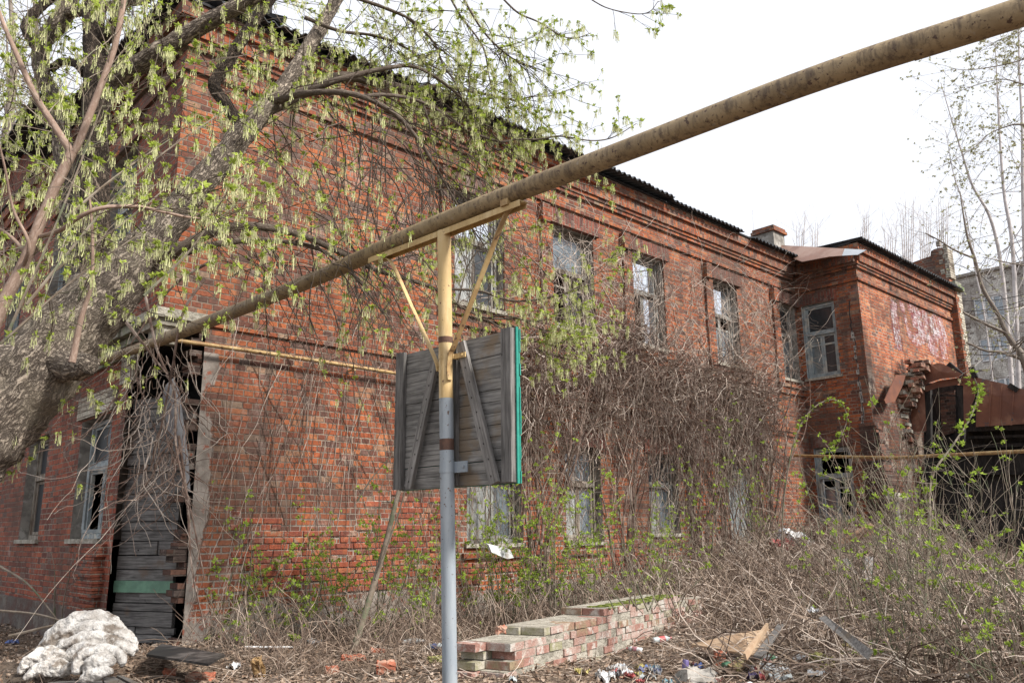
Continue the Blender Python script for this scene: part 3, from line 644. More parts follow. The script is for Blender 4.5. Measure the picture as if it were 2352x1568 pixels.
for i in range(14):      # bent torn sheets near the corner
    a = random.uniform(-.2, 5); p = FP(a, .3+random.uniform(-.1, .1), 8.2+random.uniform(-.04, .12)); w = random.uniform(.2, .5)
    mb.slab([p, p+E*w+Z*random.uniform(-.08, .1), p+E*w-N*.3+Z*.15, p-N*.3+Z*.1], .01)
mb.build('roof_board', MAT['tar'], roof)
mb = MB(); n = np.array([-math.sin(R(25)), 0, math.cos(R(25))]); nn = -E*math.sin(R(24))+Z*math.cos(R(24))
P0 = FP(U1-.3, 0, 8.13)
nn = -E*math.sin(R(40))+Z*math.cos(R(40)); P0 = FP(U1-.30, 0, 8.10)
poly = [on_plane(x, y, P0, nn) for x, y in ((1842, 601), (1735, 560), (1738, 551), (1762, 561), (1850, 566), (1940, 571), (1934, 587), (1906, 589))]
mb.slab(poly if np.cross(poly[1]-poly[0], poly[2]-poly[0])@nn > 0 else poly[::-1], .012); mb.build('metal_roof', MAT['rust_roof'], roof)
mb = MB(); poly = [on_plane(x, y, P0+nn*.004, nn) for x, y in ((1934, 587), (1940, 571), (1990, 574), (1970, 585))]
mb.slab(poly if np.cross(poly[1]-poly[0], poly[2]-poly[0])@nn > 0 else poly[::-1], .008); mb.build('new_sheet', MAT['zinc'], roof)
# chimney
c = at(1772, 545, 20.3); mb = MB(); o3 = c-E*.35-N*.3-Z*.17
mb.box(o3-Z*1.2, E*.55, N*.55, Z*1.4, 0); mb.box(o3-E*.06-N*.06+Z*.2, E*.67, N*.67, Z*.08, 1); mb.box(o3-E*.03-N*.03+Z*.28, E*.61, N*.61, Z*.07, 1)
mb.build('chimney', [MAT['plaster'], MAT['brick_upper']], roof)
# second chimney at the corner, dark iron cowl behind the limb
mb = MB(); c = FP(.9, -1.2, 8.3); mb.box(c, E*.5, N*.5, Z*.9); mb.build('chimney', MAT['tar'], roof)

# fire wall and pilaster at the far end of the wing
PU = U1+5.75; FRP = (FP(PU, V1+.12, 0), -N, -E)
pp = [(560, 330), (620, 290), (700, 262), (800, 225), (905, 190), (912, 130), (950, 108), (1000, 92), (1095, 90), (1125, 440)]
pl = [on_plane(*cx(x, y), FRP[0], E) for x, y in pp]
base = [pl[-1]*[1, 1, 0]+Z*7.9, pl[0]*[1, 1, 0]+Z*7.9]
mb = MB(); mb.slab((pl+base)[::-1], -.38 if False else .38)
mb.build('fire_wall', [MAT['brick_upper']], B)
e0 = pl[-2]; e1 = pl[-1]
mb = MB(); fp = lambda p, du, dv, z: np.array([p[0], p[1], 0])+E*du+N*dv+Z*z
mb.box(fp(e0, -.012, -.08, e1[2]), E*.40, N*.095, Z*(e0[2]-e1[2]))
for i in range(8): mb.box(fp(e0, -.016, -.09-.12*(i % 2)-.05*random.random(), e1[2]+i*.14), E*.1, N*.1, Z*.135)
mb.build('white_pier', MAT['pl_brick'], B)
mb = MB(); mb.fbox(PU-.15, PU+.42, V1-.3, V1+.3, 8.12, 8.24); mb.fbox(PU-.08, PU+.37, V1-.3, V1+.25, 8.242, 8.36); mb.build('pilaster_cap', MAT['stone'], B)
mb = MB(); mb.fbox(PU, PU+.3, V1-.3, V1+.19, -.5, 8.118, 0); mb.build('pilaster', MAT['brick_upper'], B)
mb = MB()
for i in range(56):
    z = 8.1-i*.1535; mb.fbox(PU+.3+.004*(i % 2), PU+.44, V1-.3, V1+.195, z-.15, z) if i % 1 == 0 else 0
for i in range(14): mb.fbox(PU+.12+.1*(i % 2), PU+.30, V1+.191, V1+.196, 8.11-i*.1535-.15, 8.11-i*.1535)
mb.build('pilaster_edge', MAT['pl_brick'], B)

# ------------------------------------------------------------ ground
xs = np.concatenate([[-600, -200, -80, -40, -25], np.arange(-16, 22, .13), [25, 30, 40, 60, 100, 200, 600]])
ys = np.concatenate([[-600, -200, -60, -20, -8, -3, 0], np.arange(2, 27, .13), [30, 36, 45, 60, 90, 150, 300, 900]])
X, Y = np.meshgrid(xs, ys); ZZ = ground_z(X, Y)
near = (Y > 4) & (Y < 24) & (np.abs(X) < 15)
ZZ = ZZ+np.where(near, rng.normal(0, .010, X.shape)+.02*np.sin(X*7+2*np.sin(Y*5))*np.sin(Y*6), 0)
nx, ny = len(xs), len(ys); i, j = np.meshgrid(np.arange(nx-1), np.arange(ny-1)); b = (j*nx+i).ravel()
mb = MB(); mb.add(np.stack([X, Y, ZZ], -1).reshape(-1, 3), np.stack([b, b+1, b+nx+1, b+nx], -1))
g = mb.build('ground', MAT['ground'], smooth=True); tag(g, kind='structure')

# ------------------------------------------------------------ big gas pipe on its post
PZ = 3.85; py = 5.7
p0 = at(1020, 508, py); PZ = p0[2]
PC = []
for x, y in ((60, 893), (205, 838), (372, 780), (700, 650), (1020, 508), (1500, 322), (1900, 172), (2352, 27), (2500, -22)):
    r = ray(x, y); PC.append(CAM+r*((PZ-1.6)/r[2])*(.955 if x < 380 else .985 if x < 800 else 1))
PC.append(PC[-1]+(PC[-1]-PC[-3])/np.linalg.norm(PC[-1]-PC[-3])*9); PC.insert(0, PC[0]+(PC[0]-PC[2])/np.linalg.norm(PC[0]-PC[2])*5); PC = np.array(PC); PCs = smoothline(PC, 10)
PC0, PCd = PC[5], (PC[7]-PC[3])/np.linalg.norm(PC[7]-PC[3])
T = thing('gas_pipe', PC[5], 'thick rusty yellow gas pipe running overhead from the old tree to the upper right', 'gas pipe')
m = MB(); L_ = np.concatenate([[0], np.cumsum(np.linalg.norm(np.diff(PCs, axis=0), axis=1))])
m.tube(PCs, np.where(PCs[:, 0] < PC[3][0], .053, .066), 28, cap=True); m.build('pipe', MAT['pipe'], T, smooth=True, bark=True)
m = MB(); side = np.cross(PCd, Z); side /= np.linalg.norm(side)
for x, y in ((885, 592), (1175, 470)):
    m = MB()
    r = ray(x, y-18); p = CAM+r*((PZ-1.6)/r[2]); P = [p+side*.073*math.cos(t)+Z*.073*math.sin(t) for t in np.linspace(R(-115), R(-20), 9)]
    m.slab([P[0]-PCd*.03, P[0]+PCd*.03, P[0]+PCd*.03-Z*.02, P[0]-PCd*.03-Z*.02], .004)
    m.box(p+side*.0-PCd*.035-Z*.085, PCd*.07, side*.078, Z*.05); m.build('saddle', MAT['yellow_flat'], T)
a = PC0-Z*.0
pt, pb = at(1020, 540, py), at(1036, 1760, py)
T = thing('support_post', pb, 'tall round steel post painted yellow above and blue grey below, carrying the overhead pipe', 'post')
m = MB(); line = lambda y: at(1020+13*(y-540)/1020, y, py)
def seg(mat, y0, y1, r=.0495, nm='post'):
    q = MB(); q.tube([line(y0), line((y0+y1)/2), line(y1)], r, 28); return q
seg(0, 532, 915).build('upper_post', MAT['yellow'], T, smooth=True); seg(0, 911, 1790, .0493).build('lower_post', MAT['bluegrey'], T, smooth=True)
q = seg(0, 775, 789, .0499); q.f += []; q.build('rust_band', MAT['rustband'], T, smooth=True); seg(0, 1008, 1034, .0499).build('rust_band', MAT['rustband'], T, smooth=True)
# channel under the pipe
def onz(x, y, z):
    r = ray(x, y); return CAM+r*((z-1.6)/r[2])
zc = PZ-.078
c0 = onz(865, 598, zc); c1 = onz(1213, 466, zc); dr = (c1-c0)/np.linalg.norm(c1-c0); sdv = np.cross(dr, Z)
c0 = PC0+Z*(zc-PZ)+dr*np.dot(c0-PC0, dr); c1 = PC0+Z*(zc-PZ)+dr*np.dot(c1-PC0, dr); L_ = np.linalg.norm(c1-c0)
m = MB(); m.box(c0-sdv*.035, dr*L_, sdv*.07, Z*-.008); m.box(c0-sdv*.035-Z*.0085, dr*L_, sdv*.006, Z*-.035); m.box(c0+sdv*.029-Z*.0085, dr*L_, sdv*.006, Z*-.035)
m.build('bracket_channel', MAT['yellow'], T)
def flat(P, w, t):
    q = MB(); P = smoothline(P, 8); T_ = np.gradient(P, axis=0); T_ /= np.linalg.norm(T_, axis=1)[:, None]
    wv = sdv*w/2; nn_ = np.cross(T_, sdv); nn_ /= np.linalg.norm(nn_, axis=1)[:, None]; nn_ *= t
    V = np.stack([P-wv, P+wv, P+wv+nn_, P-wv+nn_], 1).reshape(-1, 3); n = len(P)
    f = [[i*4+k, i*4+(k+1) % 4, (i+1)*4+(k+1) % 4, (i+1)*4+k] for i in range(n-1) for k in range(4)]
    q.add(V, f); q.add(V[:4], [[0, 1, 2, 3]]); q.add(V[-4:], [[3, 2, 1, 0]]); return q
def brp(x, y, s, yb=None):      # brace points lie in the vertical plane of the pipe through the post
    return on_plane(x, y, PC0-sdv*.0, sdv)
flat([brp(868, 596, 0)-Z*.0, brp(884, 592, 0), brp(902, 606, 0), brp(945, 700, 0), brp(999, 820, 0), brp(1008, 852, 0)], .035, .008).build('brace', MAT['yellow'], T)
flat([brp(1208, 466, 0), brp(1180, 475, 0), brp(1160, 500, 0), brp(1120, 600, 0), brp(1050, 780, 0), brp(1036, 812, 0), brp(1032, 845, 0), brp(1034, 872, 0)], .04, .009).build('brace', MAT['yellow_flat'], T)

# ------------------------------------------------------------ wooden board clamped to the post
hx = at(1181, 900, 5.55)-at(918, 900, 6.38); hx[2] = 0; hx /= np.linalg.norm(hx); nB = np.cross(hx, Z); nB = nB if nB@fw < 0 else -nB   # towards camera
post = line(950); base = np.array([post[0], post[1], 0]); PB = base-nB*.105
dTL, dTR, dBR, dBL = [on_plane(x, y, PB, nB) for x, y in ((919, 812), (1186, 757), (1190, 1113), (916, 1122))]
Wd = float((dTR-dTL)@hx); ctr = (dTL+dTR)/2; ctr[2] = 0; zt_, zb_ = (dTL[2]+dTR[2])/2, (dBL[2]+dBR[2])/2
T = thing('wooden_board', ctr+Z*zb_, 'square backboard of weathered grey planks with teal painted front edge, clamped to the post', 'board')
BW = [wood_mat('board_planks', hx, (.13, .124, .118), (.30, .288, .27), alt=(.22, .165, .11)), wood_mat('board_batten', Z, (.085, .08, .076), (.21, .20, .19))]
def bb(q, a0, a1, d0, d1, z0, z1): q.box(ctr+hx*a0+nB*d0+Z*z0, hx*(a1-a0), nB*(d1-d0), Z*(z1-z0))
hw_ = Wd/2; z = zb_+.0; kk = random.Random(8); n_ = 13; hh_ = (zt_-zb_)/n_
q = MB(); q2 = MB()
for i in range(n_):
    j = kk.uniform(-.003, .004); bb(q, -hw_+.02, hw_-.012+kk.uniform(-.004, .003), -.022+j, 0+j, zb_+i*hh_+.0015, zb_+(i+1)*hh_-kk.uniform(.001, .005))
    bb(q2, -hw_+.02, hw_-.003+kk.uniform(-.006, .004), -.040, -.030, zb_-.004+i*hh_+.0015, zb_+(i+1)*hh_-.004)
q.build('planks', BW[0], T); q2.build('front_boarding', MAT['teal'], T)
for a0, a1 in ((-hw_-.005, -hw_+.05), (-hw_+.054, -hw_+.088), (hw_-.105, hw_-.015), (.02, .06)):
    q = MB(); bb(q, a0, a1, .004, .045 if a1-a0 > .08 else .034, zb_+.005, zt_+kk.uniform(-.0, .012)); q.build('batten', BW[1], T)
q = MB(); bb(q, hw_-.010, hw_+.0, -.020, .002, zb_-.004, zt_+.01); q.build('edge_strip', MAT['teal'], T)
def brd(x0, x1, y0, y1, w):
    A = on_plane(x0, y0, ctr+nB*.037, nB); Bp = on_plane(x1, y1, ctr+nB*.037, nB); d = Bp-A; d /= np.linalg.norm(d); s = np.cross(d, nB)
    q = MB(); q.box(A-s*w/2, Bp-A, s*w, nB*.028); 
    ma = wood_mat('diagonal_batten', d, (.12, .112, .105), (.28, .265, .25)); q.build('diagonal_batten', ma, T)
    m_ = MB()
    for t in np.linspace(.08, .95, 9):
        c_ = A+(Bp-A)*t+nB*.0285+s*random.uniform(-.01, .01); m_.box(c_-s*.004-d*.006, s*.008, d*.012, nB*.0012)
    return m_
n1 = brd(1003, 942, 832, 1120, .07); n2 = brd(1062, 1140, 788, 1110, .078)
n1.v += n2.v; 
for f_, mi_ in n2.f: n1.f.append((f_+n1.n, mi_))
n1.attr += n2.attr; n1.n += n2.n; n1.build('nail', MAT['char'], T)
for y, mat, r_ in ((820, 'yellow', .0515), (1073, 'bluegrey', .0515)):
    h_ = .035 if y == 820 else .075
    q = MB(); pc = line(y); q.tube([pc-Z*h_/2, pc+Z*h_/2], r_, 28); q.box(pc+hx*.03+nB*-.035-Z*h_/2, hx*.14, nB*.008, Z*h_); q.box(pc+hx*.05-nB*.07-Z*h_/2, hx*.008, nB*.05, Z*h_)
    q.box(pc+hx*.13-nB*.027-Z*.008, hx*.016, nB*.01, Z*.016)
    o = q.build('clamp', MAT[mat], T)

# ------------------------------------------------------------ thin yellow gas line along the wall, and the one at the right
def pipe_on(pts, r, name, label, mat='yellow'):
    q = MB(); q.tube(smoothline(pts, 6), r, 12, cap=True); o = q.build(name, MAT[mat], smooth=True, bark=True); return tag(o, label, 'gas pipe')
zp = 3.80
t_ = thing('gas_line', FP(.1, .16, zp), 'thin yellow gas pipe fixed along the long brick wall above the ground floor', 'gas pipe')
q = MB(); q.tube([FP(u, .14+.0*u, zp+.012*math.sin(u)) for u in np.linspace(-.05, 5.2, 20)], .024, 12); q.build('pipe', MAT['yellow_flat'], t_, smooth=True); q = MB(); q.tube([FP(u, .10, zp+.012*math.sin(u)) for u in np.linspace(5.1, 14.6, 30)], .020, 10); q.build('pipe', MAT['rust'], t_, smooth=True)
for u in (2.45, 5.8, 9.0, 12.2):
    q = MB(); q.fbox(u, u+.03, .0, .17, zp-.05, zp-.03); q.fbox(u, u+.03, .11, .12, zp-.03, zp+.03); q.build('bracket', MAT['yellow'], t_)
pr = [at(1815, 1030, 18.9)+Z*1.0, at(1815, 1044, 18.8), at(1830, 1046, 18.5), at(2000, 1050, 16), at(2060, 1051, 15.3), at(2150, 1046, 14.4), at(2352, 1036, 12.5), at(2480, 1030, 11.6)]
pipe_on(pr, .03, 'gas_line', 'thin yellow gas pipe crossing in front of the burnt shed at the right', 'yellow_flat')

# ------------------------------------------------------------ burnt shed with rusty sheet metal
SU = 2.3; FS = (FP(U1+SU, V1, 0), N, -E)
sh = thing('burnt_shed', FP(U1+SU, V1+2, .9), 'burnt lean-to shed clad in rusty sheet metal with a charred doorway, against the wing', 'shed')
sx = lambda X, Y: (1960+.1953*X, 796.3+.1953*Y)
def sp(pts, off=0): return [on_plane(*sx(x, y), FS[0]+FS[2]*off, FS[2]) for x, y in pts]
def sheet(name, pts, off, th=.012, mat='rust', bulge=.0, label=None):
    q = MB(); P = sp(pts, off); n = np.cross(P[1]-P[0], P[2]-P[0])
    if n@fw > 0: P = P[::-1]
    c = sum(P)/len(P)+FS[2]*bulge; k = len(P); V = P+[c]
    if bulge:
        for i in range(k): q.add([V[i], V[(i+1) % k], V[k]], [[0, 1, 2]]); q.add([V[i]-FS[2]*th, V[(i+1) % k]-FS[2]*th, V[k]-FS[2]*th], [[2, 1, 0]])
    else: q.slab(P, th)
    o = q.build(name, MAT[mat], sh)
    if label: o['label'] = label
    return o
sheet('gable_sheet', [(825, 160), (880, 178), (940, 205), (1000, 190), (1060, 203), (1150, 250), (1285, 322), (1250, 352), (1150, 365), (1040, 372), (900, 415), (800, 475)], .30, bulge=.04)
sheet('door_head', [(835, 470), (1000, 400), (1230, 365), (1300, 400), (1225, 445), (1000, 480), (850, 530)], .12, mat='rust')
sheet('wall_sheet', [(800, 500), (832, 480), (858, 985), (720, 1000), (622, 992), (700, 700)], .16, bulge=.03)
sheet('wall_sheet', [(1290, 395), (1440, 425), (1425, 600), (1380, 700), (1330, 960), (1300, 960)], .14)
sheet('wall_sheet', [(1285, 330), (1420, 350), (1560, 385), (1760, 430), (2007, 500), (2300, 570), (2300, 905), (2007, 905), (1800, 920), (1440, 940), (1450, 600), (1455, 440), (1360, 420), (1270, 370)], .22, bulge=.05)
for X in (1620, 1740, 1880): sheet('seam', [(X, 400+(X-1560)*.26), (X+9, 402+(X-1560)*.26), (X-20, 925), (X-30, 925)], .30, mat='rust')
for x0, x1 in ((832, 905), (1222, 1300)): sheet('door_post', [(x0, 480), (x1, 460), (x1+5, 1150), (x0+30, 1150)], .10, .12, 'char')
sheet('door_rail', [(900, 560), (1220, 565), (1220, 580), (900, 575)], .02, .05, 'char')
for a, b in (((1150, 185), (1310, 320)), ((1425, 230), (1475, 355)), ((640, 262), (790, 165)), ((1860, 430), (1960, 490))):
    A, Bq = sp([a], .2)[0], sp([b], .2)[0]; q = MB(); d = Bq-A; q.box(A, d, FS[2]*.1, np.cross(d/np.linalg.norm(d), FS[2])*.11); q.build('charred_beam', MAT['char'], sh)
for k_, (zz0, zz1) in enumerate(((930, 985), (1040, 1070), (1140, 1180))): sheet('charred_beam', [(1310, zz0+10), (2300, zz0-20), (2300, zz1-20), (1310, zz1+10)], -.05-.1*k_, .1, 'char')
# inside: charred brick, and black slabs painted in for the unlit depth
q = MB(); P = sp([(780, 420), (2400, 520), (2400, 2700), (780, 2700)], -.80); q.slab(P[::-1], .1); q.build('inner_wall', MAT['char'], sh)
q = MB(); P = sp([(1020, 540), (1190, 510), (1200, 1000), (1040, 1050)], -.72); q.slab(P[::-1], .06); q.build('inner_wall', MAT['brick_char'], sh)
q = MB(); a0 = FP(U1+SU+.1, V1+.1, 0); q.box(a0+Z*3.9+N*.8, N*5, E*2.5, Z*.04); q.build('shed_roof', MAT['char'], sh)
q = MB()
for (x0, x1, y0, y1, o_) in ((830, 905, 1000, 1900, .02), (1225, 2300, 1200, 1500, -.6)): q.slab([*sp([(x0, y0), (x1, y0), (x1, y1), (x0, y1)], o_)][::-1], .1)
q.build('charred_boarding', MAT['char'], sh)
# ragged stub of a broken wall and a bent gutter sheet
q = MB(); kk = random.Random(4)
line_ = [(800, 230, 60), (770, 330, 95), (735, 430, 110), (700, 520, 105), (655, 620, 110), (610, 720, 115), (560, 800, 120), (530, 880, 110), (560, 980, 110), (570, 1080, 120), (570, 1200, 140), (570, 1350, 150), (570, 1500, 150)]
for (x0, y0, w0), (x1, y1, w1) in zip(line_, line_[1:]):
    for t in np.linspace(0, 1, 5, endpoint=False):
        x = x0+(x1-x0)*t; y = y0+(y1-y0)*t
        for s in range(3):
            p = sp([(x-w0*.5+s*w0*.36+kk.uniform(-14, 14), y+kk.uniform(-6, 6))], kk.uniform(.15, .38))[0]
            d = N*math.cos(.3*kk.uniform(-1, 1))+E*.3*kk.uniform(-1, 1); q.box(p, d*kk.uniform(.12, .22), np.cross(d, Z)*kk.uniform(.3, .5), Z*kk.uniform(.06, .1)+E*kk.uniform(-.01, .01), kk.choice([0, 0, 1, 2]))
o = q.build('broken_wall', [simple('broken_brick_core', [(.30, .12, .08), (.36, .27, .2), (.14, .08, .06)], 7., bumps=1., bd=.02), MAT['brick_char'], MAT['stone_pale']]); tag(o, 'ragged stub of a broken brick wall between the wing and the rusty shed', 'wall')
q = MB(); P = [on_plane(*sx(x, y), FP(U1, V1+.25, 0), N) for x, y in ((495, 330), (608, 335), (560, 480), (480, 640), (372, 668), (358, 630), (430, 470))]
q.slab(P, .02); o = q.build('metal_strip', MAT['rust']); tag(o, 'bent rusty metal strip leaning against the sooty wing wall', 'metal sheet')
# charred buttress of the wing corner
q = MB(); kk = random.Random(9)
for i in range(44):
    z = .6+i*.0765; t = max(0, min(1, (4.1-z)/2.6)); w = .1+.55*t**.7
    q.fbox(U1-.04-.02*kk.random(), U1+w+kk.uniform(-.08, .08), V1-.3, V1+.04+.22*t+kk.uniform(0, .05), z, z+.074)
o = q.build('charred_buttress', MAT['brick_char'], B)

# ------------------------------------------------------------ grey apartment block far right
ab = thing('apartment_block', at(2290, 1000, 50), 'pale brick apartment block with white plastic windows behind the bare trees at right', 'apartment block')
A0 = at(2200, 640, 52); FA = (np.array([A0[0], A0[1], 0]), N, -E); zt = float(A0[2])
def onA(x, y): p = on_plane(x, y, FA[0], FA[2]); return float((p-FA[0])@N), float(p[2])
ww = []
for (xa, ya, xb, yb) in ((2234, 688, 2311, 726), (2249, 780, 2304, 824)):
    l, zz1 = onA(xa, ya); r_, zz0 = onA(xb, yb); ww.append((l, r_, zz0, zz1))
l0, r0_ = ww[0][0], ww[0][1]; wz = r0_-l0; zA = ww[0][2]; hA = ww[0][3]-ww[0][2]+.5; st = (ww[0][2]-ww[1][2])
holes = []
for k_ in range(-1, 4):
    for c_ in range(-3, 5):
        a = l0+c_*wz*1.9; z_ = zA-k_*st
        if z_+1.5 < zt-.4: holes.append((a, a+wz, z_, z_+1.5))
q = MB(); wall(q, FA, -22, 30, -1, zt, holes, rev=.15, mi=0, mr=1); fb(q, FA, -22, 30, -12, -.01, zt-.3, zt-.02, 0); fb(q, FA, -22, 30, -.2, .25, zt, zt+.18, 1); q.build('wall', [MAT['brick_white'], MAT['plaster']], ab)
for h_ in holes:
    q = MB(); bars(q, FA, *h_, -.08, .1, .05)
    for t in (.36, .66): a = h_[0]+(h_[1]-h_[0])*t; fb(q, FA, a-.06, a+.06, -.12, -.06, h_[2]+.1, h_[3]-.1)
    w_ = q.build('window', MAT['white'], ab); q = MB(); fb(q, FA, h_[0]+.1, h_[1]-.1, -.14, -.125, h_[2]+.1, h_[3]-.1); q.build('pane', MAT['g_blue'], w_)
q = MB(); fb(q, FA, -22, 30, -.6, -.5, -1, zt); q.build('inner_wall', MAT['void'], ab)

# ------------------------------------------------------------ overhead wires right
for i, (a, b) in enumerate((((2190, 690, 24), (2352, 655, 20)), ((2195, 716, 24), (2352, 668, 20)), ((2210, 790, 22), (2352, 762, 18)), ((2215, 812, 22), (2352, 776, 18)))):
    A, Bq = at(*a), at(*b); Bq = A+(Bq-A)*1.6; P = np.array([A+(Bq-A)*t-Z*.25*math.sin(t*3.14) for t in np.linspace(0, 1, 14)]); q = MB(); q.tube(P, .009, 4)
    tag(q.build('overhead_wire', MAT['tar']), ['uppermost thin black wire', 'second thin black wire from the top', 'third thin black wire from the top', 'lowest thin black wire'][i]+' strung before the pale apartment block', 'wire', 'overhead wires at the right')

# ------------------------------------------------------------ low brick wall
lw = thing('low_brick_wall', at(1250, 1530, 8.3), 'low crumbling wall of pale pink bricks stepping down to its left end behind the post', 'wall')
ea = R(58); LE = np.array([math.cos(ea), math.sin(ea), 0]); LN = np.array([LE[1], -LE[0], 0])
pa = at(1250, 1440, 8.3); zt0 = float(pa[2]); A0 = pa.copy(); A0[2] = 0
def LP(a, d, z): return A0+LE*a+LN*d+Z*z
q = MB(); q2 = MB(); kk = random.Random(5); crs = .0765; row0 = zt0-crs
for i in range(-1, 7):
    z = zt0-crs*(i+1)
    a0 = {-1: 1.3, 0: .0, 1: -.60, 2: -.52, 3: -.62, 4: -.72}.get(i, -.80)
    a1 = 3.6 if i < 0 else 4.4
    b0 = a0-(.0 if i < 1 else .06)
    a = a0
    while a < a1:
        w = kk.choice([.125, .25, .25]); b = min(a+w-.009, a1)
        rl = LE*kk.uniform(-.004, .004)+Z*kk.uniform(-.003, .003); q.box(LP(a+kk.uniform(-.003, .003), -.25-kk.uniform(0, .012), z), LE*(b-a)+Z*kk.uniform(-.004, .004)+LN*kk.uniform(-.006, .006), LN*(.25+kk.uniform(-.010, .012))+rl, Z*(crs-.010+kk.uniform(-.004, .004))+LN*kk.uniform(-.004, .003), kk.choice([0, 0, 1, 1, 1, 2, 3]))
        a += w
    a = b0-.12*kk.random()
    while a < a1:
        w = .25; b = min(a+w-.009, a1)
        if a < a0+.5 or i < 2: q.box(LP(a, -.51-kk.uniform(0, .01), z), LE*(b-a), LN*.25, Z*(crs-.011), kk.choice([0, 2, 3, 3]))
        a += w
    q2.box(LP(a0+.02, -.49, z-.004), LE*(a1-a0-.03), LN*.478, Z*(crs-.002))
LB = [simple('low_brick_a', [(.34, .19, .155), (.27, .14, .11), (.46, .41, .37)], 11., bumps=1., bd=.014, lo=.4, hi=.6), simple('low_brick_b', [(.40, .31, .27), (.33, .2, .165), (.46, .43, .39)], 11., bumps=1., bd=.014), simple('low_brick_c', [(.28, .15, .115), (.24, .19, .12), (.42, .37, .31)], 8., bumps=1., bd=.014), simple('low_brick_d', [(.33, .30, .23), (.24, .23, .13), (.40, .37, .31)], 8., bumps=1., bd=.014)]
q.build('brickwork', LB, lw); q2.build('mortar', MAT['stone_pale'], lw)
q = MB(); V = []
kk = random.Random(2)
for i in range(160):
    a = 1.4+2.1*(i/160); p = LP(a, -.02-.25*kk.random(), zt0+crs-.012); q.box(p, LE*.07, LN*.05, Z*kk.uniform(.004, .02))
q.build('moss', simple('green_moss', [(.16, .19, .03), (.10, .12, .03)], 12.), lw)

# ------------------------------------------------------------ plants: building blocks
def rot_to(d):
    d = d/np.linalg.norm(d); a = np.cross(d, [.1, .2, 1]); a /= np.linalg.norm(a)+1e-9; return np.stack([a, np.cross(d, a), d])
def leaf_cluster(r, n=6, size=.045, upb=.5):
    V, Fc = [], []
    for i in range(n):
        d = r.normal(0, 1, 3); d[2] = d[2]*.5+upb; d /= np.linalg.norm(d); s = np.cross(d, r.normal(0, 1, 3)); s /= np.linalg.norm(s); nn = np.cross(d, s); L_ = size*r.uniform(.6, 1.2); w = L_*.32
        for k_ in (-1, 0, 1):      # three leaflets
            dd = d*math.cos(k_*.8)+s*math.sin(k_*.8); ss = np.cross(nn, dd); l2 = L_*(1 if k_ == 0 else .7); b = len(V); o = d*L_*.2
            V += [o, o+dd*l2*.5+ss*w*.7+nn*w*.2, o+dd*l2-nn*w*.3, o+dd*l2*.5-ss*w*.7+nn*w*.2]; Fc.append([b, b+1, b+2, b+3])
    return np.array(V), np.array(Fc)
def catkin_cluster(r, n=12, L_=.062):
    V, Fc = [], []
    for i in range(n):
        o = r.normal(0, .010, 3); d = np.array([r.normal(0, .11), r.normal(0, .11), -1]); l = L_*r.uniform(.6, 1.15); a = r.uniform(0, 3.14); s = np.array([math.cos(a), math.sin(a), 0])*.0014; b = len(V)
        m_ = o+d*l*.5+r.normal(0, .003, 3); e = o+d*l
        V += [o-s*.6, o+s*.6, m_+s, m_-s, e+s*2.1, e-s*2.1]; Fc += [[b, b+1, b+2, b+3], [b+3, b+2, b+4, b+5]]
    return np.array(V), np.array(Fc)
_r = np.random.default_rng(3)
LEAFV = [leaf_cluster(_r, 2+_ % 4, .020+.003*_, .3) for _ in range(8)]; CATV = [catkin_cluster(_r) for _ in range(8)]
SLEAF = [leaf_cluster(_r, 4, .040, .35) for _ in range(8)]
def scatter(mb, protos, pts, r, smin=.7, smax=1.25, tilt=True):
    pts = np.asarray(pts)
    if len(pts) == 0: return
    which = r.integers(0, len(protos), len(pts))
    for w_, (V, Fc) in enumerate(protos):
        P = pts[which == w_]
        if not len(P): continue
        a = r.uniform(0, 6.28, len(P)); c, s = np.cos(a), np.sin(a); sc = r.uniform(smin, smax, len(P))
        x = V[None, :, 0]*c[:, None]-V[None, :, 1]*s[:, None]; y = V[None, :, 0]*s[:, None]+V[None, :, 1]*c[:, None]; z = np.broadcast_to(V[None, :, 2], x.shape)
        A = np.stack([x, y, z], -1)*sc[:, None, None]+P[:, None]
        f = (Fc[None]+(np.arange(len(P))*len(V))[:, None, None]).reshape(-1, Fc.shape[1]); mb.add(A.reshape(-1, 3), f)
def grow(r, p, d, L_, n, wob, grav=0., up_=0.):
    P = [np.array(p, float)]; d = np.array(d, float); d /= np.linalg.norm(d); st_ = L_/n
    for i in range(n):
        d = d+r.normal(0, wob, 3)+np.array([0, 0, -grav+up_]); d /= np.linalg.norm(d); P.append(P[-1]+d*st_)
    return np.array(P)
def pxline(pts, n=6): return smoothline([at(x, y, Y_) for x, y, Y_ in pts], n)

# ------------------------------------------------------------ the big maple at the left
tr = thing('maple_tree', at(-60, 1500, 6.0)*[1, 1, 0]+Z*.4, 'big leaning old maple with deeply furrowed bark, hanging catkins and young leaves at the left', 'tree')
def bmp(r, n, k_, amt): 
    b = 1+r.normal(0, amt, (n, k_)); b = (b+np.roll(b, 1, 1)+np.roll(b, 1, 0))/3*1.0; return b
limbs = {}
def limb(name, pts, radii, mat='bark', k_=20, amt=.10, nm='limb'):
    P = pxline(pts, 8); n = len(P); rr = np.interp(np.linspace(0, len(radii)-1, n), range(len(radii)), radii)
    q = MB(); q.tube(P, rr, k_, cap=True, bumps=bmp(rng, n, k_, amt)); o = q.build(nm, MAT[mat], tr, smooth=True, bark=True); limbs[name] = (P, rr); return o
limb('A', [(-420, 1560, 5.6), (-290, 1240, 5.7), (-130, 1075, 5.8), (-20, 955, 5.9), (85, 850, 6.0), (185, 735, 6.1), (280, 638, 6.2), (352, 560, 6.3)], [.40, .37, .34, .315, .29, .255, .21, .165], nm='trunk', k_=36, amt=.10)
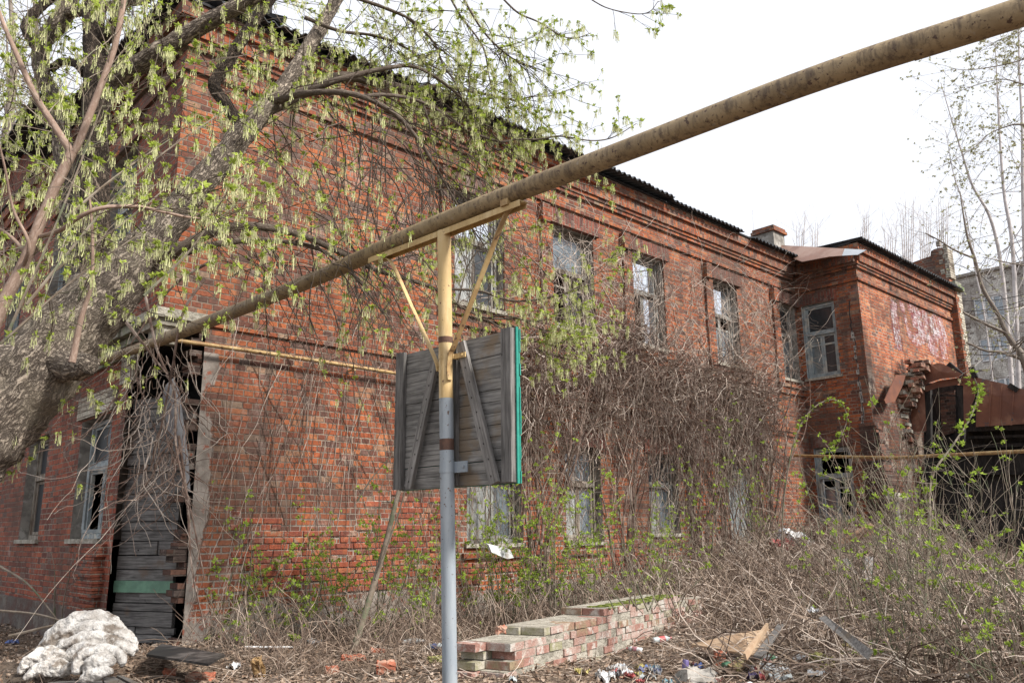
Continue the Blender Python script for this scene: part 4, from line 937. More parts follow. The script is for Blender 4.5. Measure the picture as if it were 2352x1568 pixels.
limb('A2', [(340, 573, 6.28), (430, 455, 6.4), (520, 355, 6.5), (600, 258, 6.6), (660, 190, 6.8), (715, 100, 7.0), (790, -30, 7.3)], [.155, .118, .11, .085, .078, .066, .058])
limb('B', [(240, 690, 6.35), (222, 560, 6.4), (214, 400, 6.5), (222, 200, 6.6), (216, 90, 6.7), (212, -60, 6.8)], [.16, .125, .125, .115, .095, .085], 'barkdark')
limb('C', [(225, 235, 6.6), (262, 185, 6.6), (320, 148, 6.5), (420, 85, 6.4), (520, 28, 6.3), (640, -30, 6.2)], [.10, .095, .085, .072, .066, .06])
limb('D', [(552, 292, 6.55), (520, 240, 6.6), (492, 200, 6.7), (512, 160, 6.8), (560, 85, 6.9), (640, -30, 7.0)], [.05, .05, .055, .06, .055, .045], 'barkdark')
limb('E', [(215, 700, 6.4), (180, 560, 6.7), (150, 380, 6.9), (134, 255, 7.0), (96, 165, 7.1), (98, 100, 7.1), (142, 44, 7.1), (165, -20, 7.1)], [.12, .10, .09, .075, .072, .08, .09, .08])
limb('E2', [(90, 120, 7.1), (60, 60, 7.2), (100, 10, 7.3), (140, -20, 7.3)], [.05, .05, .045, .04], 'barkdark')
limb('F', [(118, 158, 7.0), (145, 142, 6.9), (175, 148, 6.7), (195, 170, 6.6)], [.035, .035, .035, .04], 'barkdark')
limb('F2', [(222, 110, 6.7), (262, 60, 6.6), (280, -10, 6.5)], [.06, .055, .05], 'barkdark')
limb('F3', [(150, 30, 7.1), (200, 25, 6.9), (270, 10, 6.6), (340, 0, 6.4)], [.05, .045, .04, .035])
limb('stub', [(130, 835, 5.95), (175, 842, 5.8), (207, 836, 5.65)], [.13, .10, .07], nm='branch_stub')
limb('G1', [(618, 232, 6.6), (700, 210, 6.6), (778, 184, 6.6), (880, 158, 6.7), (960, 156, 6.9), (1050, 216, 7.1), (1088, 262, 7.2), (1106, 306, 7.3), (1120, 370, 7.4)], [.045, .035, .028, .02, .016, .013, .01, .008, .006], 'twig', 8)
limb('G2', [(600, 262, 6.6), (700, 212, 6.9), (778, 176, 7.2), (846, 186, 7.4), (907, 198, 7.6), (948, 204, 7.7), (1016, 197, 7.9), (1067, 207, 8.0), (1135, 221, 8.1), (1186, 233, 8.2), (1225, 262, 8.3), (1275, 308, 8.4)], [.05, .048, .045, .042, .04, .03, .018, .016, .013, .011, .008, .006], 'twig', 8)
limb('G2b', [(900, 197, 7.6), (945, 218, 7.7), (975, 255, 7.8), (1030, 300, 7.9)], [.035, .03, .022, .012], 'twig', 8)
limb('G3', [(640, 230, 6.6), (700, 215, 6.4), (778, 212, 6.3), (846, 228, 6.3), (914, 268, 6.4), (962, 323, 6.5), (996, 376, 6.6), (1016, 410, 6.7), (1062, 490, 6.8), (1110, 560, 7)], [.035, .028, .024, .022, .02, .016, .013, .011, .008, .005], 'twig', 8)
limb('G4', [(830, 222, 6.35), (880, 218, 6.5), (948, 228, 6.7), (1016, 258, 7), (1067, 299, 7.2), (1118, 347, 7.4), (1150, 345, 7.5), (1220, 405, 7.7)], [.018, .017, .015, .013, .012, .01, .009, .006], 'twig', 8)
limb('G4b', [(1067, 299, 7.2), (1145, 325, 7.3), (1186, 320, 7.4), (1237, 320, 7.5), (1288, 313, 7.6), (1356, 323, 7.7), (1407, 316, 7.8), (1462, 284, 7.9)], [.012, .011, .01, .009, .008, .007, .006, .004], 'twig', 6)
limb('G5', [(700, 40, 6.9), (778, 71, 7), (860, 82, 7.1), (924, 105, 7.2), (985, 148, 7.3), (1060, 180, 7.4)], [.02, .016, .013, .011, .008, .005], 'twig', 6)
limb('G6', [(760, -20, 6.8), (839, 3, 6.8), (897, 24, 6.9), (941, 44, 7), (972, 71, 7), (999, 102, 7.1), (1018, 150, 7.1), (1052, 205, 7.2), (1075, 300, 7.3)], [.018, .017, .016, .014, .012, .01, .009, .007, .005], 'twig', 6)
limb('G7', [(1050, -30, 7), (1091, 44, 7), (1118, 82, 7.1), (1145, 109, 7.1), (1179, 136, 7.2), (1240, 166, 7.3)], [.012, .011, .01, .009, .007, .004], 'twig', 6)
limb('G7b', [(1020, -30, 7.4), (1060, 40, 7.4), (1110, 110, 7.4), (1130, 200, 7.5), (1180, 270, 7.5)], [.012, .01, .009, .007, .004], 'twig', 6)
limb('G8', [(1130, -30, 7), (1186, 27, 7), (1237, 51, 7.1), (1288, 82, 7.1), (1322, 88, 7.2), (1358, 76, 7.2)], [.01, .009, .008, .006, .005, .003], 'twig', 6)
limb('G9', [(1330, -20, 7), (1390, 17, 7), (1458, 32, 7.1), (1492, 27, 7.1), (1512, 3, 7.1)], [.007, .006, .005, .004, .003], 'twig', 6)
limb('G11', [(1186, 233, 8.2), (1220, 222, 8.2), (1261, 221, 8.3), (1305, 207, 8.3), (1345, 188, 8.4)], [.008, .007, .006, .005, .003], 'twig', 6)
limb('G12', [(1130, 340, 7.4), (1200, 370, 7.6), (1260, 395, 7.8), (1330, 420, 7.9), (1385, 432, 8)], [.01, .008, .006, .005, .003], 'twig', 6)
limb('H', [(350, 600, 6.2), (408, 573, 6.1), (493, 531, 6.1), (578, 519, 6.2), (680, 536, 6.5), (765, 572, 6.9), (860, 618, 7.3), (948, 645, 7.6), (1000, 664, 7.9), (1060, 705, 8.1), (1120, 730, 8.4), (1193, 731, 8.6)], [.045, .042, .038, .036, .032, .028, .024, .022, .018, .015, .012, .01], 'twig', 8)
limb('H0', [(400, 590, 6.2), (500, 560, 6.3), (620, 552, 6.5), (740, 575, 6.8), (820, 640, 7), (880, 720, 7.2)], [.03, .026, .022, .018, .013, .007], 'twig', 8)
limb('H2', [(1000, 664, 7.9), (1100, 668, 8.1), (1170, 690, 8.3), (1237, 687, 8.5), (1305, 670, 8.6), (1356, 640, 8.7), (1390, 612, 8.8), (1426, 560, 8.9)], [.014, .013, .011, .01, .008, .007, .005, .003], 'twig', 6)
limb('H3', [(1120, 730, 8.4), (1162, 725, 8.4), (1230, 738, 8.5), (1271, 725, 8.6), (1340, 712, 8.7)], [.01, .009, .008, .006, .003], 'twig', 6)
limb('H4', [(1193, 731, 8.6), (1254, 759, 8.7), (1339, 765, 8.8), (1372, 745, 8.9)], [.008, .007, .005, .003], 'twig', 6)
limb('H5', [(1120, 735, 8.2), (1193, 776, 8.3), (1247, 786, 8.4), (1288, 786, 8.5), (1340, 772, 8.6)], [.009, .008, .006, .005, .003], 'twig', 6)
limb('H6', [(1190, 780, 8.3), (1230, 800, 8.3), (1271, 816, 8.4), (1336, 833, 8.5)], [.006, .005, .004, .003], 'twig', 6)
limb('H7', [(1050, 700, 8), (1080, 600, 8.2), (1140, 540, 8.4), (1200, 520, 8.5)], [.009, .007, .005, .003], 'twig', 6)
limb('H8', [(860, 618, 7.3), (930, 590, 7.5), (990, 580, 7.7), (1080, 560, 8)], [.01, .008, .006, .003], 'twig', 6)
r = np.random.default_rng(11)
tw, lv, ct = MB(), [], []
def spray(P, rr, n, L0, L1, sub, leafden, grav=.05, wob=.12, r0=.005, bare=0.):
    for _ in range(n):
        t = r.uniform(.08, 1)**.8; i = min(int(t*(len(P)-1)), len(P)-2); p = P[i]; d0 = P[i+1]-P[i]; d0 /= np.linalg.norm(d0)
        d = d0*.8+r.normal(0, .6, 3); L_ = r.uniform(L0, L1); n_ = max(4, int(L_/.09)); Q = grow(r, p, d, L_, n_, wob, grav)
        tw.tube(Q, np.linspace(r0, .0018, len(Q)), 3)
        for s_ in range(sub):
            j_ = r.integers(1, len(Q)-1); d2 = (Q[j_+1]-Q[j_])/np.linalg.norm(Q[j_+1]-Q[j_])+r.normal(0, .7, 3); l2 = L_*r.uniform(.25, .55); m_ = max(3, int(l2/.08)); Q2 = grow(r, Q[j_], d2, l2, m_, wob, grav)
            tw.tube(Q2, np.linspace(r0*.5, .0014, len(Q2)), 3)
            if r.random() > bare: ends(Q2, leafden)
        if r.random() > bare: ends(Q, leafden)
def ends(Q, den):
    for p in Q[2:]:
        if r.random() < den*.40:
            lv.append(p)
            if r.random() < .7: ct.append(p-Z*.004)
    lv.append(Q[-1]); ct.append(Q[-1])
spray(*limbs['A'], 26, .4, 1.1, 2, .55)
spray(*limbs['A2'], 44, .6, 1.5, 2, .6); spray(*limbs['B'], 26, .6, 1.4, 2, .6); spray(*limbs['C'], 26, .5, 1.3, 2, .6); spray(*limbs['D'], 14, .4, 1., 2, .6); spray(*limbs['E'], 40, .6, 1.6, 3, .55)
spray(*limbs['E2'], 14, .5, 1.3, 2, .7); spray(*limbs['F3'], 16, .4, 1., 2, .7)
for nm, n_ in (('G1', 30), ('G2', 34), ('G4', 24), ('G5', 26), ('G6', 34), ('G7', 22), ('G7b', 24)): spray(*limbs[nm], n_, .35, .95, 2, .62, .04, .10)
for nm, n_ in (('G4b', 22), ('G8', 16), ('G9', 9), ('G11', 9), ('G12', 12)): spray(*limbs[nm], n_, .15, .5, 1, .7, .02, .10, .003)
spray(*limbs['G3'], 30, .5, 1.3, 2, .25, .12, .12, bare=.75)
spray(*limbs['G2b'], 14, .5, 1.2, 2, .25, .12, .12, bare=.6)
spray(*limbs['H'], 34, .3, 1.0, 2, .6, .05); spray(*limbs['H0'], 20, .4, 1.1, 2, .4, .1, bare=.4)
for nm, n_ in (('H2', 27), ('H3', 19), ('H4', 16), ('H5', 18), ('H6', 11), ('H7', 16), ('H8', 10)): spray(*limbs[nm], n_, .2, .6, 2, .55, .02, .10, .003)
# outer twigs drooping over the wall, mostly bare
def droop(x0, x1, y0, y1, Y0, Y1, n, L0, L1, bare, den=.3, mb_=None):
    for _ in range(n):
        p = at(r.uniform(x0, x1), r.uniform(y0, y1), r.uniform(Y0, Y1)); Q = grow(r, p, [r.uniform(-.1, 1), r.uniform(-.3, .5), r.uniform(-.9, .3)], r.uniform(L0, L1), 12, .12, .12)
        tw.tube(Q, np.linspace(.007, .002, len(Q)), 4)
        for s_ in range(3):
            j_ = r.integers(2, len(Q)-1); Q2 = grow(r, Q[j_], [r.normal(0, .5), r.normal(0, .4), -.8], r.uniform(.2, .6), 6, .15, .05); tw.tube(Q2, np.linspace(.0035, .0015, len(Q2)), 3)
            if r.random() > bare: ends(Q2, den)
        if r.random() > bare: ends(Q, den)
droop(520, 980, 200, 420, 6.4, 7.6, 46, 1.0, 2.3, .85)
droop(700, 1080, 300, 560, 6.5, 8, 26, .8, 1.6, .8)
droop(520, 900, 520, 640, 6.4, 7.4, 22, .8, 1.6, .8)
# canopy over the left quarter (foliage between and before the limbs)
def canopy(x0, x1, y0, y1, Y0, Y1, n, L0=.4, L1=1.1, den=.55):
    for _ in range(n):
        p = at(r.uniform(x0, x1), r.uniform(y0, y1), r.uniform(Y0, Y1)); d = r.normal(0, 1, 3)*[1, 1, .45]; Q = grow(r, p, d, r.uniform(L0, L1), 9, .1, .05)
        tw.tube(Q, np.linspace(.0045, .0016, len(Q)), 3)
        for s_ in range(2):
            j_ = r.integers(1, len(Q)-1); Q2 = grow(r, Q[j_], r.normal(0, 1, 3)*[1, 1, .5], r.uniform(.15, .45), 5, .12, .03); tw.tube(Q2, np.linspace(.0025, .0012, len(Q2)), 3); ends(Q2, den)
        ends(Q, den)
canopy(-60, 640, -20, 330, 5.2, 8.5, 46); canopy(-40, 560, 330, 640, 4.8, 6.2, 44); canopy(-60, 130, 0, 700, 6, 10, 28)
canopy(640, 1180, -30, 170, 6.3, 8.5, 48); canopy(950, 1230, 180, 330, 7.2, 8.2, 10, .3, .7); canopy(440, 900, 430, 560, 5.8, 6.6, 16, .3, .8)
canopy(200, 420, 560, 760, 4.9, 5.4, 6, .3, .6); canopy(1060, 1330, 560, 780, 7.6, 8.8, 10, .2, .5, .6)
tw.build('twigs', MAT['twig'], tr, bark=True)
lv, ct = np.array(lv), np.array(ct); print('clusters', len(lv))
q = MB(); scatter(q, LEAFV, lv, r); q.build('leaves', MAT['leaf'], tr)
q = MB(); scatter(q, CATV, ct, r); q.build('catkins', MAT['catkin'], tr)

# ------------------------------------------------------------ young maple in front of it
yt = thing('young_maple', pg(-60, 1500), 'slim young tree with smooth pinkish bark forking into a Y before the big trunk', 'tree')
q = MB()
for pts, rad in (([(-150, 1300, 4.4), (-90, 960, 4.4), (-10, 735, 4.4), (60, 595, 4.4), (105, 480, 4.4), (165, 350, 4.4)], (.05, .044, .037, .033, .030, .028)), ([(165, 352, 4.4), (125, 290, 4.4), (80, 218, 4.4), (35, 118, 4.4), (8, 55, 4.4), (-20, -20, 4.4)], (.024, .02, .018, .015, .012, .01)),
                 ([(164, 354, 4.4), (178, 335, 4.4), (215, 240, 4.4), (256, 130, 4.4), (272, 70, 4.4), (290, -30, 4.4)], (.02, .021, .02, .018, .017, .015)), ([(88, 545, 4.4), (140, 528, 4.3), (180, 500, 4.2), (232, 478, 4.2), (310, 474, 4.3), (380, 488, 4.5), (440, 500, 4.7), (540, 505, 5)], (.013, .0125, .012, .011, .010, .009, .007, .003)),
                 ([(165, 832, 4.6), (188, 725, 4.6), (210, 650, 4.6), (212, 540, 4.6), (204, 430, 4.6)], (.02, .015, .011, .009, .005)), ([(68, 590, 4.4), (20, 540, 4.5), (-30, 510, 4.6)], (.013, .01, .008)), ([(50, 620, 4.4), (66, 560, 4.3), (30, 480, 4.3), (10, 380, 4.2), (-10, 300, 4.1)], (.012, .01, .008, .006, .004))):
    P = pxline(pts, 6); n = len(P); q.tube(P, np.interp(np.linspace(0, len(rad)-1, n), range(len(rad)), rad), 12, bumps=bmp(rng, n, 12, .04))
q.build('trunk', MAT['barksmooth'], yt, smooth=True, bark=True)
tw, lv, ct = MB(), [], []
for pts, n_ in (([(165, 350, 4.4), (80, 218, 4.4), (8, 55, 4.4)], 16), ([(178, 335, 4.4), (256, 130, 4.4), (290, -30, 4.4)], 16), ([(140, 528, 4.3), (310, 474, 4.3), (540, 505, 5)], 22), ([(165, 832, 4.6), (204, 430, 4.6)], 12), ([(-10, 735, 4.4), (105, 480, 4.4)], 16)):
    spray(pxline(pts, 6), None, n_, .3, .9, 2, .5, .03, .09, .0032)
for a, b in (((0, 790, 4.3), (330, 530, 4.6)), ((20, 760, 4.2), (250, 200, 4.4)), ((60, 700, 4.2), (520, 250, 5)), ((100, 640, 4.6), (480, 330, 5)), ((150, 500, 4.3), (390, 320, 4.8)), ((330, 680, 4.5), (540, 400, 5))):
    A, Bq = at(*a), at(*b); Q = smoothline([A, (A+Bq)/2+r.normal(0, .05, 3), Bq], 6); tw.tube(Q, np.linspace(.008, .003, len(Q)), 5); spray(Q, None, 3, .2, .5, 1, .4, .02, .1, .003)
tw.build('twigs', MAT['stem'], yt)
q = MB(); scatter(q, LEAFV, lv, r, .7, 1.15); q.build('leaves', MAT['leaf'], yt)
q = MB(); scatter(q, CATV, ct, r, .7, 1.1); q.build('catkins', MAT['catkin'], yt)

# ------------------------------------------------------------ dry climbing vines on the walls
r = np.random.default_rng(21)
def batch_tubes(mb, P, rad, k=3, mi=0):          # P (n, m, 3) many strands at once
    n, m, _ = P.shape; T = np.gradient(P, axis=1); T /= np.linalg.norm(T, axis=2)[..., None]+1e-9
    A = np.cross(T, np.array([.37, .52, .77])); A /= np.linalg.norm(A, axis=2)[..., None]+1e-9; Bv = np.cross(T, A)
    rad = np.broadcast_to(rad, (n, m)); th = np.arange(k)*2*math.pi/k
    V = P[:, :, None]+rad[:, :, None, None]*(A[:, :, None]*np.cos(th)[:, None]+Bv[:, :, None]*np.sin(th)[:, None])
    b = (np.arange(n)*m*k)[:, None, None]; i = (np.arange(m-1)*k)[None, :, None]; j = np.arange(k)[None, None]; j2 = (j+1) % k
    f = np.stack([b+i+j, b+i+j2, b+i+k+j2, b+i+k+j], -1).reshape(-1, 4); mb.add(V.reshape(-1, 3), f, mi)
def strands(P0, D0, L_, m, wob, pull, curl=0.):  # random-walk strands; pull = drift added each step
    n = len(P0); P = np.zeros((n, m, 3)); P[:, 0] = P0; d = D0/np.linalg.norm(D0, axis=1)[:, None]; L_ = np.broadcast_to(L_, (n,)); c = r.normal(0, curl, (n, 3))
    for i in range(1, m):
        d = d+r.normal(0, wob, (n, 3))+np.asarray(pull)+c; d /= np.linalg.norm(d, axis=1)[:, None]; P[:, i] = P[:, i-1]+d*(L_/m)[:, None]
    return P
def wall_frame(u, v, z): return C[None]+np.outer(u, E)+np.outer(v, N)+np.outer(z, Z)
def clampwall(P, vmin=.02):
    v = (P-C)@N; return P+np.maximum(0, vmin-v)[..., None]*N
def vine(name, label, n, uf, zf, vf, Lf, pull, wob=.25, rad=(.0035, .0015), m=16, mats=('vine', 'vinepale'), curl=.05, vmin=.015, group=None, d0=None):
    q = MB(); u, z, v = uf(n), zf(n), vf(n); D = r.normal(0, .5, (n, 3))+np.array([0, 0, -.4]) if d0 is None else r.normal(0, .3, (n, 3))+d0
    P = clampwall(strands(wall_frame(u, v, z), D, Lf(n), m, wob, pull, curl), vmin)
    rr = np.linspace(rad[0], rad[1], m)[None]*r.uniform(.6, 1.5, n)[:, None]; h = int(n*.7)
    batch_tubes(q, P[:h], rr[:h]); batch_tubes(q, P[h:], rr[h:], mi=1)
    o = q.build(name, [MAT[x] for x in mats]); return tag(o, label, 'vine', group)
U = lambda a, b: (lambda n: r.uniform(a, b, n))
G = lambda a, b, lo, hi: (lambda n: np.clip(r.normal(a, b, n), lo, hi))
# the thick brown mass across the middle of the wall: upper hump and the hanging curtain
def zmass(n_u):
    u = n_u; top = 4.7+.25*np.sin(u*1.7)+.22*np.sin(u*5.3+1)+.15*np.sin(u*11)-.25*np.clip(6.5-u, 0, 2)-.35*np.clip(u-11.8, 0, 3)
    return top
uu_ = r.uniform(5.4, 13.2, 2150)
vm_ = thing('climbing_vine', FP(9.5, .4, .9), 'huge brown tangle of dry vines bulging from the middle of the long wall', 'vine')
q = MB(); z0 = zmass(uu_)+.25-np.abs(r.normal(0, .75, len(uu_)))*(1+.4*np.sin(uu_*2.9)); v0 = np.abs(r.normal(.06, .13, len(uu_)))
P = clampwall(strands(wall_frame(uu_, v0, z0), r.normal(0, 1, (len(uu_), 3)), r.uniform(.6, 1.8, len(uu_)), 18, .26, (0, 0, -.035), .26), .01)
rr = np.linspace(.0068, .0026, 18)[None]*r.uniform(.6, 1.5, len(uu_))[:, None]; batch_tubes(q, P[:1500], rr[:1500]); batch_tubes(q, P[1500:], rr[1500:], mi=1)
q.build('tangle', [MAT['vine'], MAT['vinepale']], vm_)
cl_ = r.uniform(5.4, 12.9, 60); uu_ = np.clip(cl_[r.integers(0, 60, 1750)]+r.normal(0, .12, 1750), 5.3, 13); q = MB(); z0 = zmass(uu_)-r.uniform(.2, 1.4+.5*np.sin(cl_[0]+uu_*3.7), len(uu_)); v0 = np.abs(r.normal(.1, .12, len(uu_)))
P = clampwall(strands(wall_frame(uu_, v0, z0), r.normal(0, .3, (len(uu_), 3))-Z, r.uniform(.5, 1.6, len(uu_))*np.where(r.random(len(uu_)) < .12, 1.7, 1), 16, .15, (0, 0, -.10), .05), .01)
rr = np.linspace(.0060, .002, 16)[None]*r.uniform(.6, 1.4, len(uu_))[:, None]; batch_tubes(q, P[:1300], rr[:1300]); batch_tubes(q, P[1300:], rr[1300:], mi=1)
q.build('hanging_stems', [MAT['vine'], MAT['vinepale']], vm_)
q = MB(); n = 90; P = clampwall(strands(wall_frame(np.clip(r.choice([5.9, 8.2, 10.4, 11.2, 12.6], n)+r.normal(0, .25, n), 5.5, 13.2), np.full(n, .05), np.full(n, .8)), r.normal(0, .15, (n, 3))+Z, r.uniform(3, 5, n), 24, .10, (0, 0, .05), .01), .012); batch_tubes(q, P, np.linspace(.016, .006, 24)[None]*r.uniform(.4, 1.5, n)[:, None], 5); q.build('woody_stem', MAT['vine'], vm_)
n = 2600; u_ = np.clip(r.choice(cl_, n)+r.normal(0, .2, n), 5.3, 13.2); c = wall_frame(u_, np.abs(r.normal(.12, .12, n))+.02, zmass(u_)+.2-np.abs(r.normal(0, 1.0, n))); a = r.normal(0, 1, (n, 3)); a /= np.linalg.norm(a, axis=1)[:, None]; b = np.cross(a, r.normal(0, 1, (n, 3))); b /= np.linalg.norm(b, axis=1)[:, None]; sz = r.uniform(.01, .03, n)[:, None]
q = MB(); q.add(np.stack([c-a*sz, c+b*sz*.6, c+a*sz, c-b*sz*.6], 1).reshape(-1, 3), np.arange(n*4).reshape(n, 4)); q.build('dead_leaves', MAT['litter'], vm_)
vine('climbing_vine', 'sparse pale vine climbing round the upper windows up to the cornice', 360, U(6, 14.6), U(4.6, 6.4), U(.0, .06), U(.8, 2.6), (0, 0, .035), .24, (.0048, .002), 22, ('vinepale', 'vinepale'), .10, .012, d0=Z*.8)
vine('climbing_vine', 'fringe of thin vine between the second and third upper windows, hanging past the sills', 170, G(8.4, .35, 7.6, 10), U(5.0, 6.9), U(.02, .12), U(.6, 1.8), (0, 0, -.03), .25, (.0035, .0015), 18, ('vine', 'vinepale'), .08, .06)
vine('climbing_vine', 'wisps of thin vine hanging beside the rightmost window of the long wall', 130, G(13.2, .4, 12.2, 14.8), U(4.2, 7.6), U(.02, .1), U(.5, 1.6), (0, 0, .0), .25, (.003, .0013), 16, ('vinepale', 'vine'), .09, .02)
vine('climbing_vine', 'ropes of vine down the left edge of the first upper window', 60, G(6.15, .06, 5.9, 6.4), U(5.2, 7.2), U(.02, .08), U(.8, 2.0), (0, 0, -.03), .10, (.005, .002), 16, ('vine', 'vine'), .01, .08)
vine('climbing_vine', 'thin vertical vine stems on the lower left brickwork near the corner', 210, U(.7, 5.4), U(2.4, 4.6), U(.01, .08), U(1.2, 3.6), (0, 0, -.06), .09, (.0035, .0015), 24, ('vine', 'vinepale'), .012, .012, d0=-Z)
vine('climbing_vine', 'bare hanging creeper across the brickwork left of the post', 260, U(.6, 5.4), U(3.6, 7.0), U(.02, .35), U(.8, 2.4), (0, 0, -.04), .2, (.0035, .0015), 20, ('vine', 'vine'), .05, .012)
vine('climbing_vine', 'dry stems covering the brickwork below the vine tangle', 300, U(4.6, 13.4), U(1.2, 3.4), U(.02, .4), U(.6, 2.0), (0, 0, -.03), .16, (.0035, .0015), 16, ('vine', 'vinepale'), .04, .012)
# creeper over the broken corner and boarded door
q = MB(); n = 120
st_ = np.array([at(r.uniform(295, 440), r.uniform(760, 1100), r.uniform(8.3, 9.3)) for _ in range(n)])
P = strands(st_, r.normal(0, .25, (n, 3))-Z, r.uniform(.4, 1.9, n), 20, .22, (0, 0, -.06), .07); batch_tubes(q, P[:80], np.linspace(.006, .002, 20)[None]*r.uniform(.4, 1.5, 80)[:, None], 4); batch_tubes(q, P[80:], np.linspace(.005, .002, 20)[None]*r.uniform(.5, 1.3, n-80)[:, None], 4, 1)
for pts in (([(470, 640, 8.6), (420, 720, 8.5), (395, 850, 8.5), (370, 980, 8.5), (345, 1080, 8.5)]), ([(330, 660, 8.6), (360, 800, 8.5), (400, 900, 8.5), (405, 1030, 8.5), (440, 1180, 8.5), (470, 1330, 8.5)]), ([(500, 590, 8.3), (395, 660, 8.3), (300, 790, 8.2)]), ([(290, 740, 8), (360, 830, 8.1), (385, 860, 8.1)]), ([(410, 1000, 8.6), (430, 1150, 8.7), (440, 1300, 8.7), (470, 1440, 8.8)])):
    q.tube(pxline(pts, 8), np.linspace(.017, .007, 8*(len(pts)-1)+1), 6)
o = q.build('climbing_vine', [MAT['vine'], MAT['vinepale']]); tag(o, 'bare woody creeper hanging over the boarded corner door', 'vine')

# ------------------------------------------------------------ leafy saplings and shrubs
def shrub(x, y, h, ns, label, spread=.25, leaf=.5, lean=(0, 0), Y=None, name='shrub', cat='shrub', group=None, side=6, stemr=.007, mat='stem', sub=.5):
    g = pg(x, y) if Y is None else at(x, y, Y)
    if Y is not None: g[2] = ground_z(g[0], g[1])
    T = thing(name, g, label, cat, group); q = MB(); pts = []
    for _ in range(ns):
        p = g+np.array([r.normal(0, spread*.4), r.normal(0, spread*.4), -.05]); hh = h*r.uniform(.55, 1.1); d = np.array([r.normal(lean[0], spread), r.normal(lean[1], spread), 1]); Q = grow(r, p, d, hh, 12, .09, 0, .03)
        q.tube(Q, np.linspace(stemr*r.uniform(.7, 1.4), .002, 13), 4)
        for s_ in range(side):
            j_ = r.integers(2, 12); Q2 = grow(r, Q[j_], r.normal(0, .6, 3)+[0, 0, .6], hh*r.uniform(.1, .4)*sub*2, 6, .12, 0, .04); q.tube(Q2, np.linspace(.003, .0014, 7), 3)
            for p_ in Q2[2:]:
                if r.random() < leaf: pts.append(p_)
        for p_ in Q[4:]:
            if r.random() < leaf*.7: pts.append(p_)
    q.build('stems', MAT[mat], T)
    if pts: q = MB(); scatter(q, SLEAF, pts, r, .7, 1.3); q.build('leaves', MAT['leafs'], T)
    return T
GS = 'leafy saplings along the foot of the long wall'
SH = [(445, 1440, 1.5, 4, 'young leafy sapling at the broken corner beside the boarded door'), (500, 1475, 1.6, 5, 'leafy sapling before the left end of the brick wall, above the black board'), (590, 1470, 1.7, 4, 'sapling with bright leaves in front of the grey render patch'),
      (640, 1480, 1.3, 4, 'low leafy sapling above the thin white pipe on the ground'), (700, 1470, 1.9, 4, 'tall thin sapling left of the leaning stem'), (770, 1470, 1.5, 5, 'bushy little sapling just left of the leaning stem'), (880, 1460, 1.8, 6, 'leafy sapling right of the leaning stem'),
      (960, 1450, 1.4, 6, 'thicket of thin stems immediately left of the post'), (1080, 1430, 1.9, 7, 'leafy sapling immediately right of the post under the board'), (1140, 1425, 2.0, 8, 'dense sapling with bright leaves before the first ground floor window'), (1200, 1430, 1.6, 8, 'brown stemmed sapling behind the low wall top step'),
      (1270, 1420, 2.3, 8, 'tall leafy sapling between the first two ground floor windows'), (1350, 1410, 2.1, 8, 'sapling with forked stem before the second ground floor window'), (1430, 1395, 2.1, 8, 'leafy sapling right of the second ground floor window'), (1500, 1385, 2.2, 7, 'tall sapling before the third ground floor window'),
      (1560, 1370, 1.9, 8, 'sapling at the right end of the low wall'), (1640, 1340, 2.4, 7, 'tall sapling left of the pale blue door'), (1740, 1320, 2.6, 7, 'tall leafy sapling right of the pale blue door'), (1785, 1330, 2.0, 6, 'sapling below the inner corner of the building')]
for x, y, h, ns, lb in SH: shrub(x, y, h if x < 1600 else h*1.15, int(ns*1.4), lb, .20, .42 if x < 1400 else .2, group=GS, side=7, Y=None if x < 1400 else (11.5+(x-1400)*.0125), sub=.5 if x < 1400 else .4)
for x, y, h, ns, lb in ((1015, 1470, 1.2, 6, 'low brush of bare stems behind the foot of the post'), (1310, 1415, 1.2, 12, 'low bare brush behind the low wall middle'), (1480, 1390, 1.1, 12, 'low bare brush behind the mossy end of the low wall'), (820, 1475, .9, 10, 'low bare brush under the leaning stem'), (560, 1485, .8, 9, 'low bare brush behind the thin white pipe')):
    shrub(x, y, h, ns, lb, .45, .06, group='bare brush behind the low wall', side=6)
# leaning bare stem by the wall
lt = thing('leaning_sapling', pg(830, 1480), 'bare reddish sapling trunk leaning right against the wall left of the post', 'sapling'); q = MB()
q.tube(pxline([(812, 1490, 9.2), (850, 1370, 9.3), (885, 1250, 9.4), (910, 1150, 9.5), (922, 1110, 9.6)], 6), np.linspace(.038, .024, 25), 10)
q.tube(pxline([(862, 1330, 9.3), (915, 1180, 9.3), (950, 1060, 9.3), (1010, 960, 9.4)], 6), np.linspace(.012, .004, 19), 6); q.tube(pxline([(820, 1150, 9.3), (860, 1090, 9.3), (905, 1040, 9.4)], 6), np.linspace(.01, .004, 13), 6)
q.build('trunk', MAT['stem'], lt, smooth=True, bark=True)
GR = 'leafy bushes at the right before the burnt shed'
BR = [(2010, 1420, 8.0, 2.6, 9, 'leafy bush left of the burnt shed doorway, stems fanning upwards'), (2095, 1440, 7.4, 2.5, 10, 'dense leafy bush below the shed doorway'), (2180, 1460, 7.0, 2.4, 11, 'dense bush of yellow green shoots in front of the shed'), (2262, 1450, 6.6, 2.3, 11, 'bushy tangle of shoots second from the right edge'),
      (2335, 1450, 6.2, 2.1, 11, 'tallest bush of arching shoots at the right edge'), (2240, 1380, 9.5, 2.8, 10, 'bush standing deeper behind, close to the shed wall'), (2130, 1380, 9.5, 2.8, 9, 'bush deeper behind below the doorway post'), (1935, 1380, 10, 2.2, 7, 'sparse leafy sapling before the wing window'),
      (1880, 1360, 12, 1.8, 6, 'sparse sapling by the smashed ground floor window'), (2310, 1380, 8.5, 2.9, 10, 'bush by the right edge reaching up to the rusty sheets'), (2060, 1350, 11, 3.0, 8, 'tall thin bush before the broken wall stub')]
